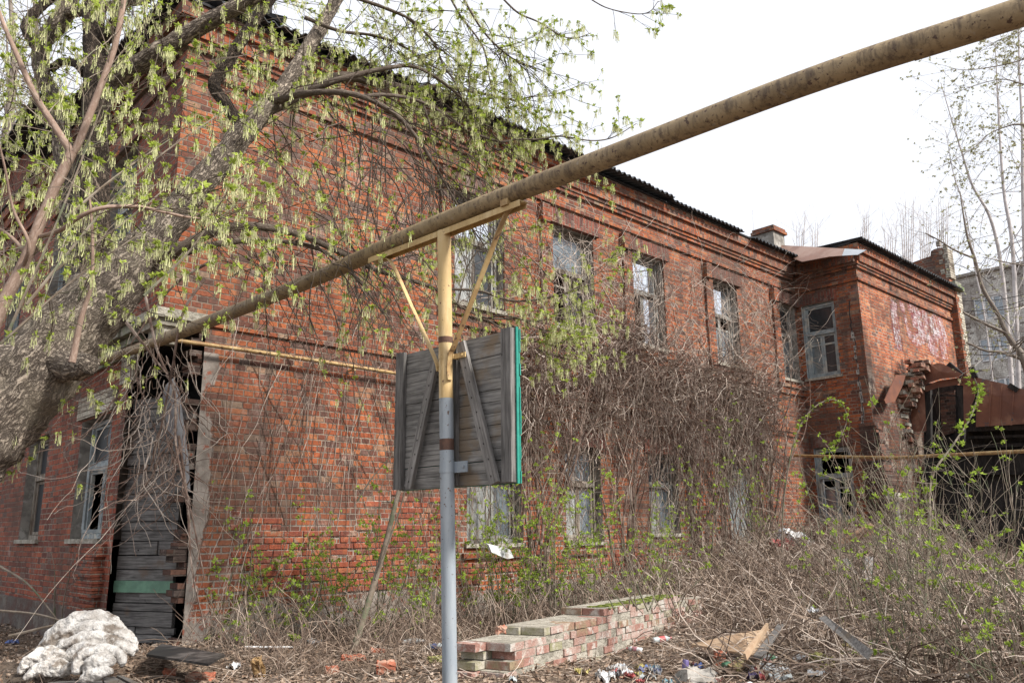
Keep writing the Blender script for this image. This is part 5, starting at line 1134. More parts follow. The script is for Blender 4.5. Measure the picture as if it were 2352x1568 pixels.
for x, y, Y_, h, ns, lb in BR: shrub(x, y, h*.86, ns, lb, .34, .08, Y=Y_, group=GR, side=9, sub=.45)
# long arching shoots
ar = thing('arching_shoot', pg(1830, 1330), 'long thin leafy shoot arching over to the right below the wing window', 'shoot'); q = MB()
Pa = pxline([(1795, 1300, 15), (1800, 1150, 15), (1825, 1010, 15), (1860, 945, 15), (1905, 918, 15), (1935, 930, 15), (1945, 965, 15), (1925, 1010, 15), (1895, 1040, 15)], 7); q.tube(Pa, np.linspace(.016, .005, len(Pa)), 5); q.build('stem', MAT['stem'], ar)
q = MB(); scatter(q, SLEAF, [p+r.normal(0, .03, 3) for p in Pa[12:] if r.random() < .8], r, 1.4, 2.2); q.build('leaves', MAT['leafs'], ar)
ar = thing('arching_shoot', pg(2090, 1480), 'pale grey stem curving up to the right before the rusty sheets', 'shoot'); q = MB()
Pa = pxline([(2120, 1440, 8), (2135, 1240, 8.1), (2140, 1100, 8.2), (2190, 1020, 8.3), (2228, 960, 8.4), (2247, 900, 8.5), (2238, 868, 8.5)], 7); q.tube(Pa, np.linspace(.014, .005, len(Pa)), 6); q.build('stem', MAT['stem'], ar)
q = MB(); scatter(q, SLEAF, [p+r.normal(0, .03, 3) for p in Pa[10:]], r, .9, 1.5); q.build('leaves', MAT['leafs'], ar)

# ------------------------------------------------------------ heaps of dry brush (uncountable)
def region(n, fn, x0, x1, y0, y1):
    out = []
    while len(out) < n:
        x, y = r.uniform(x0, x1), r.uniform(y0, y1)
        if fn(x, y): out.append((x, y))
    return np.array(out)
def uvof(x, y): return (x-C[0])*E[0]+(y-C[1])*E[1], (x-C[0])*N[0]+(y-C[1])*N[1]
def in_brush(x, y):
    u, v = uvof(x, y); a = (x-A0[0])*LE[0]+(y-A0[1])*LE[1]; d = (x-A0[0])*LN[0]+(y-A0[1])*LN[1]
    return v > .1 and x > .3 and ((d > .12 and y > 7.9-.5*(x-.8) and y > 5.0 and not (y < 7.7 and x < 2.5) and not (a < 2.9 and d < 1.3)) or a > 3.2) and y < 20 and u < 21
pt_ = region(10500, in_brush, .3, 9.5, 5.0, 19)
hgt = .08+1.25*sstep(2.4, 5.0, pt_[:, 0]-.02*pt_[:, 1])*sstep(15, 9, pt_[:, 1])*r.uniform(.3, 1, len(pt_))+.30*np.abs(np.sin(pt_[:, 0]*1.3+pt_[:, 1]*.7))*r.uniform(.3, 1, len(pt_))
P0 = np.column_stack([pt_, ground_z(pt_[:, 0], pt_[:, 1])+r.uniform(0, .35, len(pt_))*hgt*1.3]); D = r.normal(0, 1, (len(pt_), 3)); D[:, 2] = np.abs(D[:, 2])*.55
P = strands(P0, D, r.uniform(.4, 1.7, len(pt_))*np.where(hgt > .5, 1, .8), 12, .18, (0, 0, -.06), .12)
gz = ground_z(P[..., 0], P[..., 1]); P[..., 2] = np.maximum(P[..., 2], gz+.005)
q = MB(); rr = np.linspace(.0055, .0025, 12)[None]*r.uniform(.5, 1.7, len(pt_))[:, None]; c1, c2 = 4600, 8600
batch_tubes(q, P[:c1], rr[:c1]); batch_tubes(q, P[c1:c2], rr[c1:c2], mi=1); batch_tubes(q, P[c2:], rr[c2:], mi=2)
o = q.build('dry_brushwood', [MAT['brush'], MAT['brushdark'], MAT['vinepale']]); tag(o, 'tangled heap of dry brushwood and dead stems over the ground at right', 'brushwood', kind='stuff')
# fine undergrowth behind the low wall and along the wall foot
pt_ = region(4200, lambda x, y: .05 < uvof(x, y)[1] < 2.6 and .4 < uvof(x, y)[0] < 14, -5, 8, 8, 20)
P0 = np.column_stack([pt_, ground_z(pt_[:, 0], pt_[:, 1])]); P = strands(P0, r.normal(0, .5, (len(pt_), 3))+Z*.9, r.uniform(.15, 1.0, len(pt_)), 9, .16, (0, 0, -.05), .06)
P[..., 2] = np.maximum(P[..., 2], ground_z(P[..., 0], P[..., 1])+.004)
q = MB(); batch_tubes(q, P[:2300], .003); batch_tubes(q, P[2300:], .003, mi=1); o = q.build('dead_undergrowth', [MAT['brush'], MAT['brushdark']]); tag(o, 'thin dead stems standing along the foot of the long wall', 'undergrowth', kind='stuff')
# dead leaves and twigs
pt_ = region(26000, lambda x, y: abs(x)/max(y, .1) < .72 and uvof(x, y)[1] > -.1 or x < -3.5 and abs(x)/y < .75, -9, 9, 4.5, 14)
n = len(pt_); s_ = r.uniform(.012, .034, n); c = np.column_stack([pt_, ground_z(pt_[:, 0], pt_[:, 1])+r.uniform(.008, .045, n)]); a = r.normal(0, 1, (n, 3)); a[:, 2] *= .5; a /= np.linalg.norm(a, axis=1)[:, None]; b = np.cross(a, r.normal(0, .4, (n, 3))+Z); b /= np.linalg.norm(b, axis=1)[:, None]; nn_ = np.cross(a, b)
V = np.stack([c-a*s_[:, None], c+b*s_[:, None]*.6+nn_*s_[:, None]*.3, c+a*s_[:, None], c-b*s_[:, None]*.6+nn_*s_[:, None]*.3], 1); q = MB(); idx = np.arange(n*4).reshape(n, 4); h = int(n*.6)
q.add(V.reshape(-1, 3)[:h*4], idx[:h]); q.add(V.reshape(-1, 3)[h*4:], idx[h:]-h*4, 1); o = q.build('leaf_litter', [MAT['litter'], MAT['brush']]); tag(o, 'dead brown leaves covering the ground', 'leaf litter', kind='stuff')
pt_ = region(4200, lambda x, y: abs(x)/max(y, .1) < .72 and uvof(x, y)[1] > 0, -7, 9, 4.5, 13)
P0 = np.column_stack([pt_, ground_z(pt_[:, 0], pt_[:, 1])+.015]); D = r.normal(0, 1, (len(pt_), 3)); D[:, 2] *= .12; P = strands(P0, D, r.uniform(.08, .5, len(pt_)), 6, .12, (0, 0, 0), .05); P[..., 2] = np.maximum(P[..., 2], ground_z(P[..., 0], P[..., 1])+.006)
q = MB(); batch_tubes(q, P[:2600], .0028); batch_tubes(q, P[2600:], .0025, mi=1); o = q.build('twig_litter', [MAT['brush'], MAT['vinepale']]); tag(o, 'fallen twigs scattered over the dead leaves', 'twigs', kind='stuff')

# ------------------------------------------------------------ trees at the right and far poplars
def bare_tree(name, label, trunks, Y, mat, nb, L_, leafn=0, wob=.09, lm='leaffar', sc=1., up_=.0, group=None, gravity=0., rt_=.006, sub=3):
    b0 = trunks[0][0][0]; T = thing(name, at(b0[0], b0[1], Y)*[1, 1, 0], label, 'tree', group); q = MB(); q2 = MB(); pts = []
    for pl_, rad in trunks:
        P = pxline([(x, y, Y) for x, y in pl_], 6); n = len(P); rr = np.interp(np.linspace(0, len(rad)-1, n), range(len(rad)), rad); q.tube(P, rr, 8)
        for _ in range(int(nb*(n/12))):
            t = r.integers(int(n*.15), n-1); d = r.normal(0, .8, 3)+(P[t+1 if t+1 < n else t]-P[t-1])/np.linalg.norm(P[t+1 if t+1 < n else t]-P[t-1])*up_; Q = grow(r, P[t], d, L_*r.uniform(.4, 1.1), 9, wob, gravity, .02 if up_ else 0); q2.tube(Q, np.linspace(max(rt_, rr[t]*.3), rt_*.4, 10), 3)
            for s_ in range(sub):
                j = r.integers(1, 9); Q2 = grow(r, Q[j], r.normal(0, .7, 3)+(Q[j+1]-Q[j])/np.linalg.norm(Q[j+1]-Q[j])*(1+up_), L_*r.uniform(.15, .4), 6, wob, gravity); q2.tube(Q2, np.linspace(rt_*.6, rt_*.3, 7), 3)
                for p in Q2[1:]:
                    if r.random() < leafn*.6: pts.append(p)
            for p in Q[3:]:
                if r.random() < leafn*.6: pts.append(p)
    q.build('trunk', MAT[mat], T, smooth=True); q2.build('crown', MAT[mat], T)
    if pts: q = MB(); scatter(q, LEAFV, pts, r, .8*sc, 1.5*sc); q.build('leaves', MAT[lm], T)
    return T
bare_tree('bare_tree', 'dark bare tree leaning left before the apartment block, with two long lower branches', [([(2420, 1020), (2352, 829), (2331, 795), (2311, 762), (2292, 721), (2257, 661), (2239, 594), (2224, 551), (2214, 500), (2205, 440)], (.07, .055, .04, .03, .022, .01)), ([(2308, 764), (2253, 739), (2212, 717)], (.03, .025, .02)), ([(2352, 826), (2302, 809), (2263, 805), (2220, 786)], (.035, .028, .022, .015)), ([(2239, 594), (2194, 575), (2155, 551), (2125, 535)], (.02, .015, .008)), ([(2352, 610), (2300, 600), (2257, 590)], (.015, .01, .006))], 15, 'bark_mid', 8, .9, .12, rt_=.005)
bare_tree('birch_tree', 'tall pale slender tree with upright trunk at the right edge, thin new leaves', [([(2350, 1190), (2335, 760), (2325, 560), (2306, 442), (2296, 306), (2290, 190), (2286, 100)], (.08, .07, .055, .04, .025, .012)), ([(2375, 1190), (2358, 700), (2350, 440), (2348, 300), (2341, 150), (2340, 20)], (.08, .07, .04, .02))], 26, 'bark_far', 15, 2.4, .35, sc=1.5, rt_=.007)
bare_tree('birch_tree', 'pale slender tree leaning left, left of the two upright trunks', [([(2345, 1190), (2310, 700), (2280, 517), (2233, 425), (2209, 350), (2185, 272), (2161, 190)], (.08, .06, .04, .025, .012)), ([(2316, 1190), (2266, 760), (2240, 620), (2216, 480), (2190, 400), (2172, 300)], (.035, .02, .01))], 28, 'bark_far', 16, 2.0, .3, sc=1.5, rt_=.007)
bare_tree('leafy_tree', 'tree just outside the right edge whose thin leafy branches reach in at the upper right', [([(2500, 1400), (2500, 700), (2490, 200), (2485, -60)], (.14, .12, .09, .05)), ([(2488, 70), (2352, 136), (2236, 160), (2185, 158)], (.02, .012, .006, .003)), ([(2490, 230), (2352, 194), (2287, 184), (2161, 224)], (.02, .012, .006, .003)), ([(2491, 300), (2352, 287), (2318, 289), (2270, 309), (2236, 340), (2151, 391)], (.02, .014, .01, .006, .003)), ([(2486, 10), (2380, 60), (2300, 90), (2250, 120)], (.015, .01, .005, .003))], 12, 'bark_mid', 12, 1.0, .5, sc=.9, rt_=.0035)
GP = 'far bare poplars beyond the roofs'
for i, (x, y0, y1, w, n, lb) in enumerate([(1838, 490, 640, 26, 4, 'faint far poplar above the chimney side of the roof'), (1872, 505, 640, 20, 3, 'smaller faint far poplar right of the chimney poplar'), (1985, 480, 640, 30, 5, 'narrow far poplar behind the middle of the wing roof'), (2045, 500, 660, 36, 5, 'broad bare poplar left of the fire wall'), (2085, 450, 680, 40, 6, 'tallest bare poplar behind the fire wall'), (2125, 470, 690, 34, 6, 'bare poplar just behind the white pier of the fire wall'), (2165, 440, 690, 36, 6, 'bare poplar right of the fire wall')]):
    tr_ = []
    for k_ in range(n):
        xx = x+(k_-(n-1)/2)*w/n*.9; tr_.append(([(x+(xx-x)*.3, y1), (x+(xx-x)*.8, (y0+y1)/2), (xx+r.uniform(-3, 3), y0+r.uniform(0, 50))], (.07, .035, .01)))
    bare_tree('poplar_tree', lb, tr_, 58, 'bark_far', 11, 2.4, .0, .05, up_=1.6, group=GP, rt_=.011, sub=2)
GB = 'bare trees behind the left facade'
for i, (x, Y_, lb) in enumerate([(20, 26, 'dark bare tree seen at the far left edge behind the side wall'), (75, 30, 'dark bare tree right of the leftmost one behind the side wall')]):
    bare_tree('bare_tree', lb, [([(x, 700), (x-10, 400), (x+12, 150), (x, -40)], (.25, .2, .12, .05)), ([(x, 420), (x-50, 250), (x-60, 60)], (.1, .07, .03))], Y_, 'bark_mid', 30, 3.0, .12, sc=2., rt_=.012, group=GB)

# ------------------------------------------------------------ rubbish and rubble
def block(name, label, x, y, size, rz, tilt=(0, 0), mat='brickobj', cat=None, rough=.006, dz=0., group=None, Y=None):
    p = pg(x, y) if Y is None else at(x, y, Y); Rm = (mathutils.Euler((tilt[0], tilt[1], rz)).to_matrix()); Rn = np.array(Rm); bm_ = []
    a, b, c = size; g = 5; V = []; idx = {}; Fc = []
    for ax in range(3):
        for sgn in (-1, 1):
            for i in range(g):
                for j in range(g):
                    qd = []
                    for di, dj in ((0, 0), (1, 0), (1, 1), (0, 1)):
                        co = [0, 0, 0]; co[ax] = sgn*.5; co[(ax+1) % 3] = (i+di)/g-.5; co[(ax+2) % 3] = (j+dj)/g-.5; key = tuple(round(t, 4) for t in co)
                        if key not in idx: idx[key] = len(V); V.append(co)
                        qd.append(idx[key])
                    Fc.append(qd if sgn > 0 else qd[::-1])
    V = np.array(V, float)*np.array(size); V += r.normal(0, rough, V.shape); V[:, 2] += c*.45
    q = MB(); q.add(V@Rn.T+p+Z*dz, Fc); o = q.build(name, MAT[mat]); return tag(o, label, cat or name, group)
def plank(name, label, pts, th, mat, Ys=None, cat='plank'):
    q = MB(); P = [at(*p) for p in pts]; n = np.cross(P[1]-P[0], P[2]-P[0]); P = P if n@fw < 0 else P[::-1]; q.slab(P, th); o = q.build(name, MAT[mat]); return tag(o, label, cat)
def gat(x, y, dz=0.): p = pg(x, y); return (x, y, 0)
def gplank(name, label, pts, dzs, th, mat, cat='plank'):
    c = pg(sum(p[0] for p in pts)/len(pts), sum(p[1] for p in pts)/len(pts)); P = []
    for (x, y), dz in zip(pts, dzs): rr_ = ray(x, y); P.append(CAM+rr_*((c[2]+dz-CAM[2])/rr_[2]))
    n = np.cross(P[1]-P[0], P[2]-P[0]); P = P if n[2] > 0 else P[::-1]; q = MB(); q.slab(P, th); o = q.build(name, MAT[mat]); return tag(o, label, cat)
# heap of old quilts
def quilt(name, label, x0, y0, wx, wy, h, seed, rolls, rot=0., amp=.09):
    c = pg(x0, y0); rr_ = np.random.default_rng(seed); m, n = 120, 70; ph = np.linspace(0, 2*math.pi, m); sv = np.linspace(0, 1, n); PH, SV = np.meshgrid(ph, sv)
    f1, f2, f3 = rr_.uniform(0, 6, 3)
    w = rolls*SV+.35*np.sin(PH*1+f1)+.18*np.sin(PH*2+f2+3*SV)+.08*np.sin(PH*5+f3)
    rid = np.abs(np.sin(w*math.pi))**.55
    base_ = (1-SV**2.1)**.62*(1+.14*np.sin(PH*2+f3)+.08*np.sin(PH*3+f1))
    wr = .045*(.5-np.abs(np.sin(PH*6+5*SV+1.6*np.sin(PH*3+f2)+2*np.sin(SV*7))))+.022*(.5-np.abs(np.sin(PH*17-11*SV+f1+1.5*np.sin(PH*5))))+.012*np.sin(64*SV+5*np.sin(5*PH+f3))
    rad = base_*(1+amp*1.2*(rid-.5))+wr*base_; X_ = rad*np.cos(PH)*wx; Y_ = rad*np.sin(PH)*wy
    Zz = h*(SV**.75)*(1+.10*np.sin(PH+f2))+amp*h*.55*(rid-.5)*(SV > .02)-.03+.012*np.sin(7*X_/wx+f1)*SV
    Xr = c[0]+X_*math.cos(rot)-Y_*math.sin(rot); Yr = c[1]+X_*math.sin(rot)+Y_*math.cos(rot)
    i, j = np.meshgrid(np.arange(m-1), np.arange(n-1)); b = (j*m+i).ravel(); q = MB(); q.add(np.stack([Xr, Yr, c[2]+Zz], -1).reshape(-1, 3), np.stack([b, b+1, b+m+1, b+m], -1)); o = q.build(name, MAT['cloth'], smooth=True); return tag(o, label, 'quilt', 'old quilts dumped at the left')
def folds(label, lines, seed):
    rr_ = np.random.default_rng(seed); q = MB()
    for pts, r0, r1 in lines:
        P = smoothline([at(x, y, Y_) for x, y, Y_ in pts], 14); n = len(P); k_ = 26; t = np.linspace(0, 1, n)[:, None]; th = np.arange(k_)*2*math.pi/k_; f = rr_.uniform(0, 6, 6)
        bm = 1+.10*np.sin(th*2+f[0]+t*5)+.09*np.sin(th*3+f[1]-t*9)+.13*(.5-np.abs(np.sin(t*n*.21+th*1.0+f[2])))*np.sin(t*11+f[3])+.10*(.5-np.abs(np.sin(th*4+t*6+f[4])))+.05*np.sin(t*n*.9+th*2+f[5])
        rad = (r0+(r1-r0)*t[:, 0])*np.clip(np.sin(np.pi*np.clip(t[:, 0]*.94+.03, 0, 1))**.35, .25, 1)
        q.tube(P, rad, k_, cap=True, bumps=bm)
    o = q.build('old_quilt', MAT['cloth'], smooth=True)
    m1 = o.modifiers.new('merge', 'REMESH'); m1.mode = 'VOXEL'; m1.voxel_size = .007; m1.use_smooth_shade = True
    m2 = o.modifiers.new('soften', 'SMOOTH'); m2.factor = .5; m2.iterations = 2
    for nm, ty, sz, st_ in (('fold_noise', 'CLOUDS', .10, .022), ('crease_noise', 'MARBLE', .05, .010), ('pucker_noise', 'CLOUDS', .02, .003)):
        tx = bpy.data.textures.new(nm, ty); tx.noise_scale = sz
        if ty == 'MARBLE': tx.turbulence = 9; tx.marble_type = 'SHARPER'; tx.noise_depth = 1
        m3 = o.modifiers.new(nm, 'DISPLACE'); m3.texture = tx; m3.strength = st_; m3.texture_coords = 'LOCAL'; m3.mid_level = .5
    return tag(o, label, 'quilt', 'old quilts dumped at the left')
folds('big dirty white quilt dropped in thick folds below the side window', [([(95, 1500, 7.9), (150, 1455, 7.95), (215, 1432, 8.0), (290, 1470, 8.0)], .13, .13), ([(60, 1530, 7.7), (125, 1480, 7.75), (200, 1445, 7.8), (285, 1462, 7.8), (312, 1495, 7.8)], .085, .075), ([(120, 1500, 7.55), (190, 1470, 7.6), (265, 1478, 7.6), (308, 1500, 7.6)], .07, .065), ([(140, 1520, 7.5), (200, 1492, 7.5), (290, 1505, 7.5)], .075, .06), ([(90, 1520, 7.6), (150, 1490, 7.7), (190, 1500, 7.7)], .10, .09), ([(150, 1432, 8.1), (200, 1414, 8.1), (262, 1428, 8.1)], .05, .04)], 3)
folds('lower crumpled white quilt spilling forward in front of the big one', [([(175, 1545, 7.2), (185, 1510, 7.25), (235, 1492, 7.3), (275, 1505, 7.3), (282, 1525, 7.25)], .06, .05), ([(200, 1550, 7.2), (225, 1520, 7.2), (262, 1518, 7.2)], .075, .06), ([(185, 1560, 7.15), (225, 1545, 7.15), (258, 1540, 7.15)], .05, .04)], 5)
folds('flat end of dirty quilt trailing to the lower left of the heap', [([(42, 1548, 7.3), (62, 1520, 7.35), (110, 1500, 7.4), (150, 1505, 7.4)], .045, .06), ([(55, 1560, 7.25), (95, 1535, 7.3), (150, 1538, 7.3), (172, 1520, 7.3)], .05, .05), ([(80, 1520, 7.4), (120, 1522, 7.35), (165, 1530, 7.3)], .05, .04)], 8)
gplank('charred_board', 'flat black board lying on the litter below the brick corner', [(336, 1501), (478, 1523), (517, 1501), (371, 1477)], [.10, .12, .13, .10], .02, 'black', 'board')
for i, (pts, lb) in enumerate(((((95, 1590), (245, 1590), (232, 1556), (110, 1566)), 'grey plank lying flat at the bottom edge below the quilts'), (((250, 1590), (330, 1590), (262, 1552), (236, 1556)), 'narrow grey plank second from the left at the bottom edge'), (((345, 1590), (375, 1590), (280, 1550), (268, 1550)), 'thin grey lath at the bottom edge beside the planks'))):
    gplank('grey_plank', lb, pts, [.05, .05, .06, .06], .02, 'wgrey')
block('loose_brick', 'broken orange brick piece left of the flat brick at the bottom', 388, 1555, (.10, .08, .07), .4, (.3, .1)); block('loose_brick', 'flat pinkish brick at the bottom edge near the left', 460, 1562, (.22, .12, .06), -.1, (.15, 0)); block('foam_chunk', 'ochre chunk of foam standing on end', 597, 1550, (.09, .06, .19), .3, (.5, -.3), 'foam', 'foam chunk', .008)
block('loose_brick', 'lone reddish brick fragment in the litter left of the brick pile', 762, 1545, (.12, .08, .06), .5); block('loose_brick', 'upright broken brick at the front of the pile by the post', 886, 1545, (.17, .10, .11), .15, (.2, 0)); block('loose_brick', 'top brick of the small pile left of the post', 868, 1500, (.16, .09, .05), .1, (0, .1)); block('loose_brick', 'dull flat brick slab at the left of the small pile', 810, 1515, (.24, .12, .05), .35, (.1, .1)); block('loose_brick', 'yellowish brick fragment just left of the post foot', 1002, 1520, (.16, .09, .06), .2, (0, 0), 'brickmoss'); block('loose_brick', 'small brick chip on the top step of the low wall', 1150, 1458, (.07, .05, .05), .4, (0, 0), 'brickobj', dz=.02, Y=7.0)
def tube_obj(name, label, a, b, rad, mat, cat, mats2=None, k=12):
    q = MB(); A, Bq = np.array(a), np.array(b); q.tube([A, A*.5+Bq*.5, Bq], rad, k, cap=True); o = q.build(name, MAT[mat], smooth=False); return tag(o, label, cat)
A_, B_ = pg(562, 1492)+Z*.03, pg(672, 1492)+Z*.03; tube_obj('white_pipe', 'thin white plastic pipe lying along the litter below the saplings', A_, B_, .012, 'white', 'pipe')
def bottle(name, label, x, y, L_, rad, rz, mat, cap='white', up_=False, cat='bottle', lab=None, dz=0):
    p = pg(x, y)+Z*(rad+dz); d = np.array([math.cos(rz), math.sin(rz), .08]) if not up_ else np.array([.15, .1, 1]); d /= np.linalg.norm(d); T = thing(name, p, label, cat, None); q = MB()
    tt = np.array([0, .02, .1, .6, .72, .82, .9, .92]); rr = np.array([.7, 1, 1, .97, 1, .6, .33, .33])*rad if cat == 'bottle' else None
    if cat == 'bottle': q.tube([p+d*L_*t for t in tt], rr, 14, cap=True)
    else: tt = np.array([0, .03, .06, .94, .97, 1]); q.tube([p+d*L_*t for t in tt], np.array([.82, .9, 1, 1, .9, .82])*rad, 14, cap=True)
    q.build('body', MAT[mat], T, smooth=True); q = MB()
    if cat == 'bottle': q.tube([p+d*L_*.92, p+d*L_*.96, p+d*L_], rad*.38, 10, cap=True); q.build('cap', MAT[cap], T)
    else: q.tube([p+d*L_*1.001, p+d*L_*1.01], rad*.78, 12, cap=True); q.build('lid', MAT['zinc'], T)
    if lab: q = MB(); q.tube([p+d*L_*.3, p+d*L_*.62], rad*1.03, 14); q.build('label', MAT[lab], T)
    return T
for nm, c_ in (('g_green', (.05, .28, .12)), ('p_red', (.5, .04, .04)), ('p_blue', (.05, .12, .42)), ('p_purple', (.12, .07, .3)), ('p_yellow', (.6, .5, .12)), ('p_clear', (.5, .55, .56)), ('p_pink', (.55, .2, .25)), ('p_cyan', (.15, .4, .5))): MAT[nm] = simple(nm+'_plastic', [tuple(t*.75+.05 for t in c_), tuple(t*.5+.06 for t in c_), (.20, .165, .135)], 14., rough=.45, spec=.4, bumps=.3)
bottle('plastic_bottle', 'clear bottle lying in the litter left of the post', 925, 1482, .24, .035, .0, 'p_clear', 'white'); bottle('plastic_bottle', 'clear bottle with blue label lying beside the post', 985, 1492, .2, .035, -.5, 'p_clear', 'p_blue', lab='p_blue'); bottle('plastic_bottle', 'bottle with red and white label under the brush right of the low wall', 1500, 1478, .25, .035, .4, 'p_clear', 'p_red', lab='p_red')
bottle('plastic_bottle', 'pinkish bottle pushed under the dry brush beside the plywood', 1475, 1500, .18, .03, 2.6, 'white', 'p_red', lab='p_pink'); bottle('green_bottle', 'green bottle neck sticking out from the mossy brick', 1662, 1545, .20, .032, .5, 'g_green', 'white', dz=.03); bottle('drink_can', 'upright purple drink can left of the concrete chunk', 1573, 1560, .14, .03, 0, 'p_purple', up_=True, cat='can'); bottle('drink_can', 'pink and white can lying below the mossy brick', 1700, 1588, .13, .03, .5, 'white', cat='can', lab='p_pink'); bottle('plastic_bottle', 'green and white bottle lying right of the plywood corner', 1740, 1520, .2, .03, .1, 'g_green', 'white', lab='white')
block('concrete_chunk', 'large pale concrete chunk at the bottom edge in the rubbish', 1602, 1572, (.28, .20, .12), .35, (-.5, .1), 'concrete', 'concrete', .008); block('loose_brick', 'brick standing on end before the plywood sheet', 1652, 1535, (.10, .07, .16), .1, (.1, .1)); block('mossy_brick', 'moss covered brick leaning on the rubbish in front of the plywood', 1702, 1545, (.22, .09, .08), .6, (.1, -.35), 'brickmoss', 'brick', dz=.04)
block('mossy_brick', 'dark mossy stone under the brush right of the rubbish', 1885, 1530, (.18, .14, .11), .4, (.2, .1), 'brickmoss', 'brick', .012); block('mossy_brick', 'second mossy brick half hidden in brush, farther right', 1955, 1505, (.2, .11, .1), -.3, (.2, .2), 'brickmoss', 'brick', .01); block('loose_brick', 'flat brick at the bottom edge under the brush at right', 1945, 1588, (.24, .1, .05), 0)
def rag(name, label, x, y, s, mat, seed, h=.07, Y=None, cat='litter', grp=None):
    c = pg(x, y) if Y is None else at(x, y, Y); rr_ = np.random.default_rng(seed); g = 12; t = np.linspace(-1, 1, g); A, Bq = np.meshgrid(t, t)
    Q = np.stack([A*s*(1+.3*rr_.normal(0, 1)*Bq), Bq*s*.7, h*(.5+.5*np.sin(A*3+rr_.uniform(0, 6))*np.cos(Bq*4+rr_.uniform(0, 6)))+rr_.normal(0, h*.22, A.shape)], -1); a = rr_.uniform(0, 3); cs, sn = math.cos(a), math.sin(a)
    Q = np.stack([Q[..., 0]*cs-Q[..., 1]*sn, Q[..., 0]*sn+Q[..., 1]*cs, Q[..., 2]], -1).reshape(-1, 3)+c+Z*.01; i, j = np.meshgrid(np.arange(g-1), np.arange(g-1)); b = (j*g+i).ravel(); q = MB(); q.add(Q, np.stack([b, b+1, b+g+1, b+g], -1)); o = q.build(name, MAT[mat]); return tag(o, label, cat, grp)
RG = [(1395, 1565, .10, 'white', 'crumpled white plastic bag at the bottom edge left of the rubbish'), (1440, 1555, .09, 'white', 'white wrapper right of the first crumpled bag'), (1335, 1548, .06, 'p_yellow', 'small yellow wrapper at the foot of the low wall front'), (1490, 1560, .06, 'p_clear', 'grey clear wrapper between the bags and the blue bits'), (1535, 1572, .06, 'p_cyan', 'small cyan wrapper at the bottom edge'), (1765, 1545, .08, 'white', 'pale paper bag with yellow tint right of the mossy brick'),
      (1735, 1560, .07, 'p_purple', 'violet wrapper below the pale paper bag'), (1790, 1565, .09, 'p_clear', 'greyish crumpled sheet at the bottom right of the rubbish'), (1845, 1520, .09, 'white', 'white torn paper on the brush right of the rubbish'), (1875, 1555, .07, 'white', 'white crumpled paper near the mossy stone'), (2215, 1560, .06, 'white', 'white scrap at the bottom near the right edge'), (1405, 1432, .04, 'white', 'white scrap behind the low wall'),
      (1180, 1565, .05, 'p_clear', 'pale scrap at the bottom right of the post'), (720, 1480, .07, 'white', 'white scrap among the saplings left of the leaning stem'), (540, 1535, .06, 'white', 'dirty white scrap right of the black board'), (1620, 1590, .07, 'p_blue', 'blue scrap at the bottom edge by the concrete chunk'), (1868, 1408, .06, 'white', 'white and orange carton stuck in the brush'), (2325, 1478, .05, 'p_cyan', 'pale blue ball shaped bag at the right edge'),
      (1470, 1570, .05, 'p_red', 'small red wrapper next to the white bags'), (1650, 1570, .05, 'p_red', 'small red label at the front of the rubbish'), (1385, 1590, .07, 'p_pink', 'pink wrapper at the bottom under the bags'), (30, 1480, .07, 'p_blue', 'blue rag at the left edge in shade'), (1560, 1415, .04, 'white', 'white scrap below the mossy end of the low wall')]
for i, (x, y, s_, m_, lb) in enumerate(RG): rag('litter_scrap', lb, x, y, s_, m_, i+3, h=s_*.7, grp='scraps of litter')
for i in range(34):
    x, y = (r.uniform(1350, 1520), r.uniform(1538, 1566)) if i % 2 else (r.uniform(1560, 1800), r.uniform(1528, 1566))
    rag('litter_scrap', 'small crumpled scrap among the heaped rubbish at the bottom edge, right of the low wall', x, y, r.uniform(.03, .07), r.choice(['white', 'white', 'p_clear', 'white', 'p_red', 'p_blue', 'p_yellow', 'p_cyan', 'concrete', 'rag']), i+60, h=.05, grp='scraps of heaped rubbish')
gplank('plywood_sheet', 'worn plywood sheet lying on the brush at the bottom right centre', [(1588, 1478), (1735, 1504), (1790, 1440), (1700, 1452)], [.16, .14, .2, .26], .018, 'osb', 'plywood')
plank('grey_plank', 'pale board standing on edge on the plywood sheet', [(1712, 1500, 6.6), (1765, 1430, 7.1), (1765, 1445, 7.1), (1716, 1515, 6.6)], .02, 'osb'); gplank('grey_plank', 'weathered board leaning behind the plywood, pointing up right', [(1730, 1505), (1752, 1507), (1800, 1432), (1788, 1430)], [.18, .18, .3, .3], .02, 'wgrey')
plank('grey_plank', 'long grey plank across the brush right of the plywood', [(1880, 1418, 7.4), (1895, 1412, 7.4), (2003, 1492, 6.8), (1990, 1512, 6.8)], .02, 'wgrey'); plank('grey_plank', 'short grey lath stuck in the brush below the wing', [(1934, 1284, 13), (1944, 1280, 13), (1972, 1308, 12.7), (1962, 1316, 12.7)], .03, 'wgrey'); plank('grey_plank', 'upright grey board in the brush below the wing window', [(1980, 1332, 13), (2004, 1332, 13), (2006, 1278, 13.3), (1984, 1276, 13.3)], .03, 'wgrey')
MAT['brownwood'] = simple('brown_plank', [(.26, .16, .10), (.20, .12, .08)], 6.)
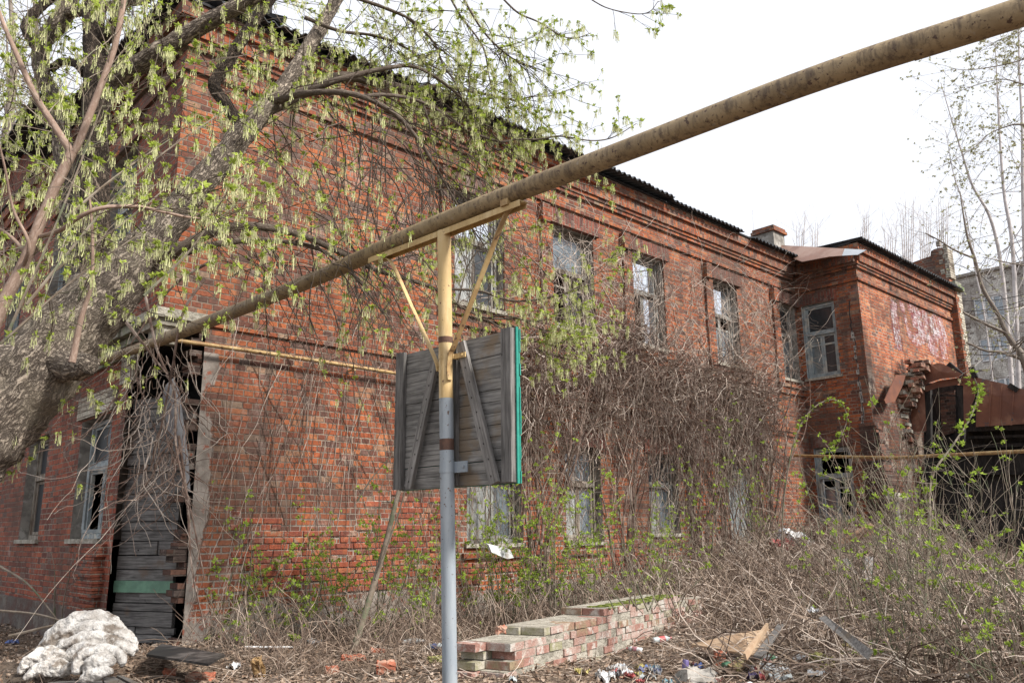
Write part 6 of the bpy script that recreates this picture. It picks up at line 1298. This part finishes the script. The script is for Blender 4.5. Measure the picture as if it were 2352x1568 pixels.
plank('brown_plank', 'upper brown plank sloping against the wing wall', [(1935, 1236, 15.3), (1940, 1244, 15.3), (2010, 1208, 15.6), (2000, 1200, 15.6)], .04, 'brownwood'); plank('brown_plank', 'lower brown plank crossing below the other one', [(1925, 1240, 15), (1926, 1252, 15), (2008, 1226, 15.4), (2004, 1216, 15.4)], .04, 'brownwood')
plank('foam_sheet', 'white foam sheet leaning under the first ground floor window', [(1122, 1250, 10.8), (1172, 1262, 11.2), (1180, 1280, 11.2), (1165, 1283, 11.1), (1130, 1268, 10.8)], .05, 'white', cat='foam sheet')
block('crate', 'pale slatted crate lying on the brush below the inner corner', 1818, 1252, (.6, .35, .26), .5, (.5, .2), 'white', 'crate', .02, Y=16.5); block('red_cushion', 'dark red cushion beside the pale crate', 1795, 1258, (.35, .2, .14), .3, (.2, 0), 'p_red', 'cushion', .03, Y=16.2)
tube_obj('log', 'short pale log end lying before the sooty wing wall', at(2042, 1137, 14.6), at(2078, 1143, 15.2), .075, 'stone_pale', 'log'); tube_obj('charred_beam', 'long dark branch lying across the brush at right', at(2090, 1444, 7.4), at(2235, 1438, 7.6), .022, 'brushdark', 'beam')
tube_obj('wooden_prop', 'grey post standing below the log end', at(2060, 1200, 15), at(2055, 1150, 15), .07, 'wgrey', 'post')
# rusty stove-like box below the smashed window
q = MB(); p = at(1850, 1215, 17.6); q.box(p-Z*.9, E*1.1, N*.6, Z*.85); q.box(p-Z*.05-E*.05-N*.03, E*1.2, N*.66, Z*.05); o = q.build('rusty_tank', MAT['rust']); tag(o, 'low rusty metal box standing under the smashed ground floor window', 'metal box')

# dead stems and one thin sapling before the side facade
shrub(135, 1430, 2.2, 2, 'thin bare sapling between the two ground floor windows of the side facade', .08, .02, Y=10.5, name='sapling', cat='sapling', side=4, stemr=.014, lean=(-.1, 0))
q = MB()
for a, b in (((-20, 1400, 9), (240, 1470, 8.6)), ((0, 1300, 10), (130, 1420, 9.5)), ((20, 1460, 8.5), (290, 1440, 8.8))): q.tube(smoothline([at(*a), (at(*a)+at(*b))/2+Z*.08, at(*b)], 6), np.linspace(.016, .007, 13), 6)
o = q.build('fallen_branch', MAT['stem']); tag(o, 'fallen bare branches lying in the shade left of the quilts', 'branches')
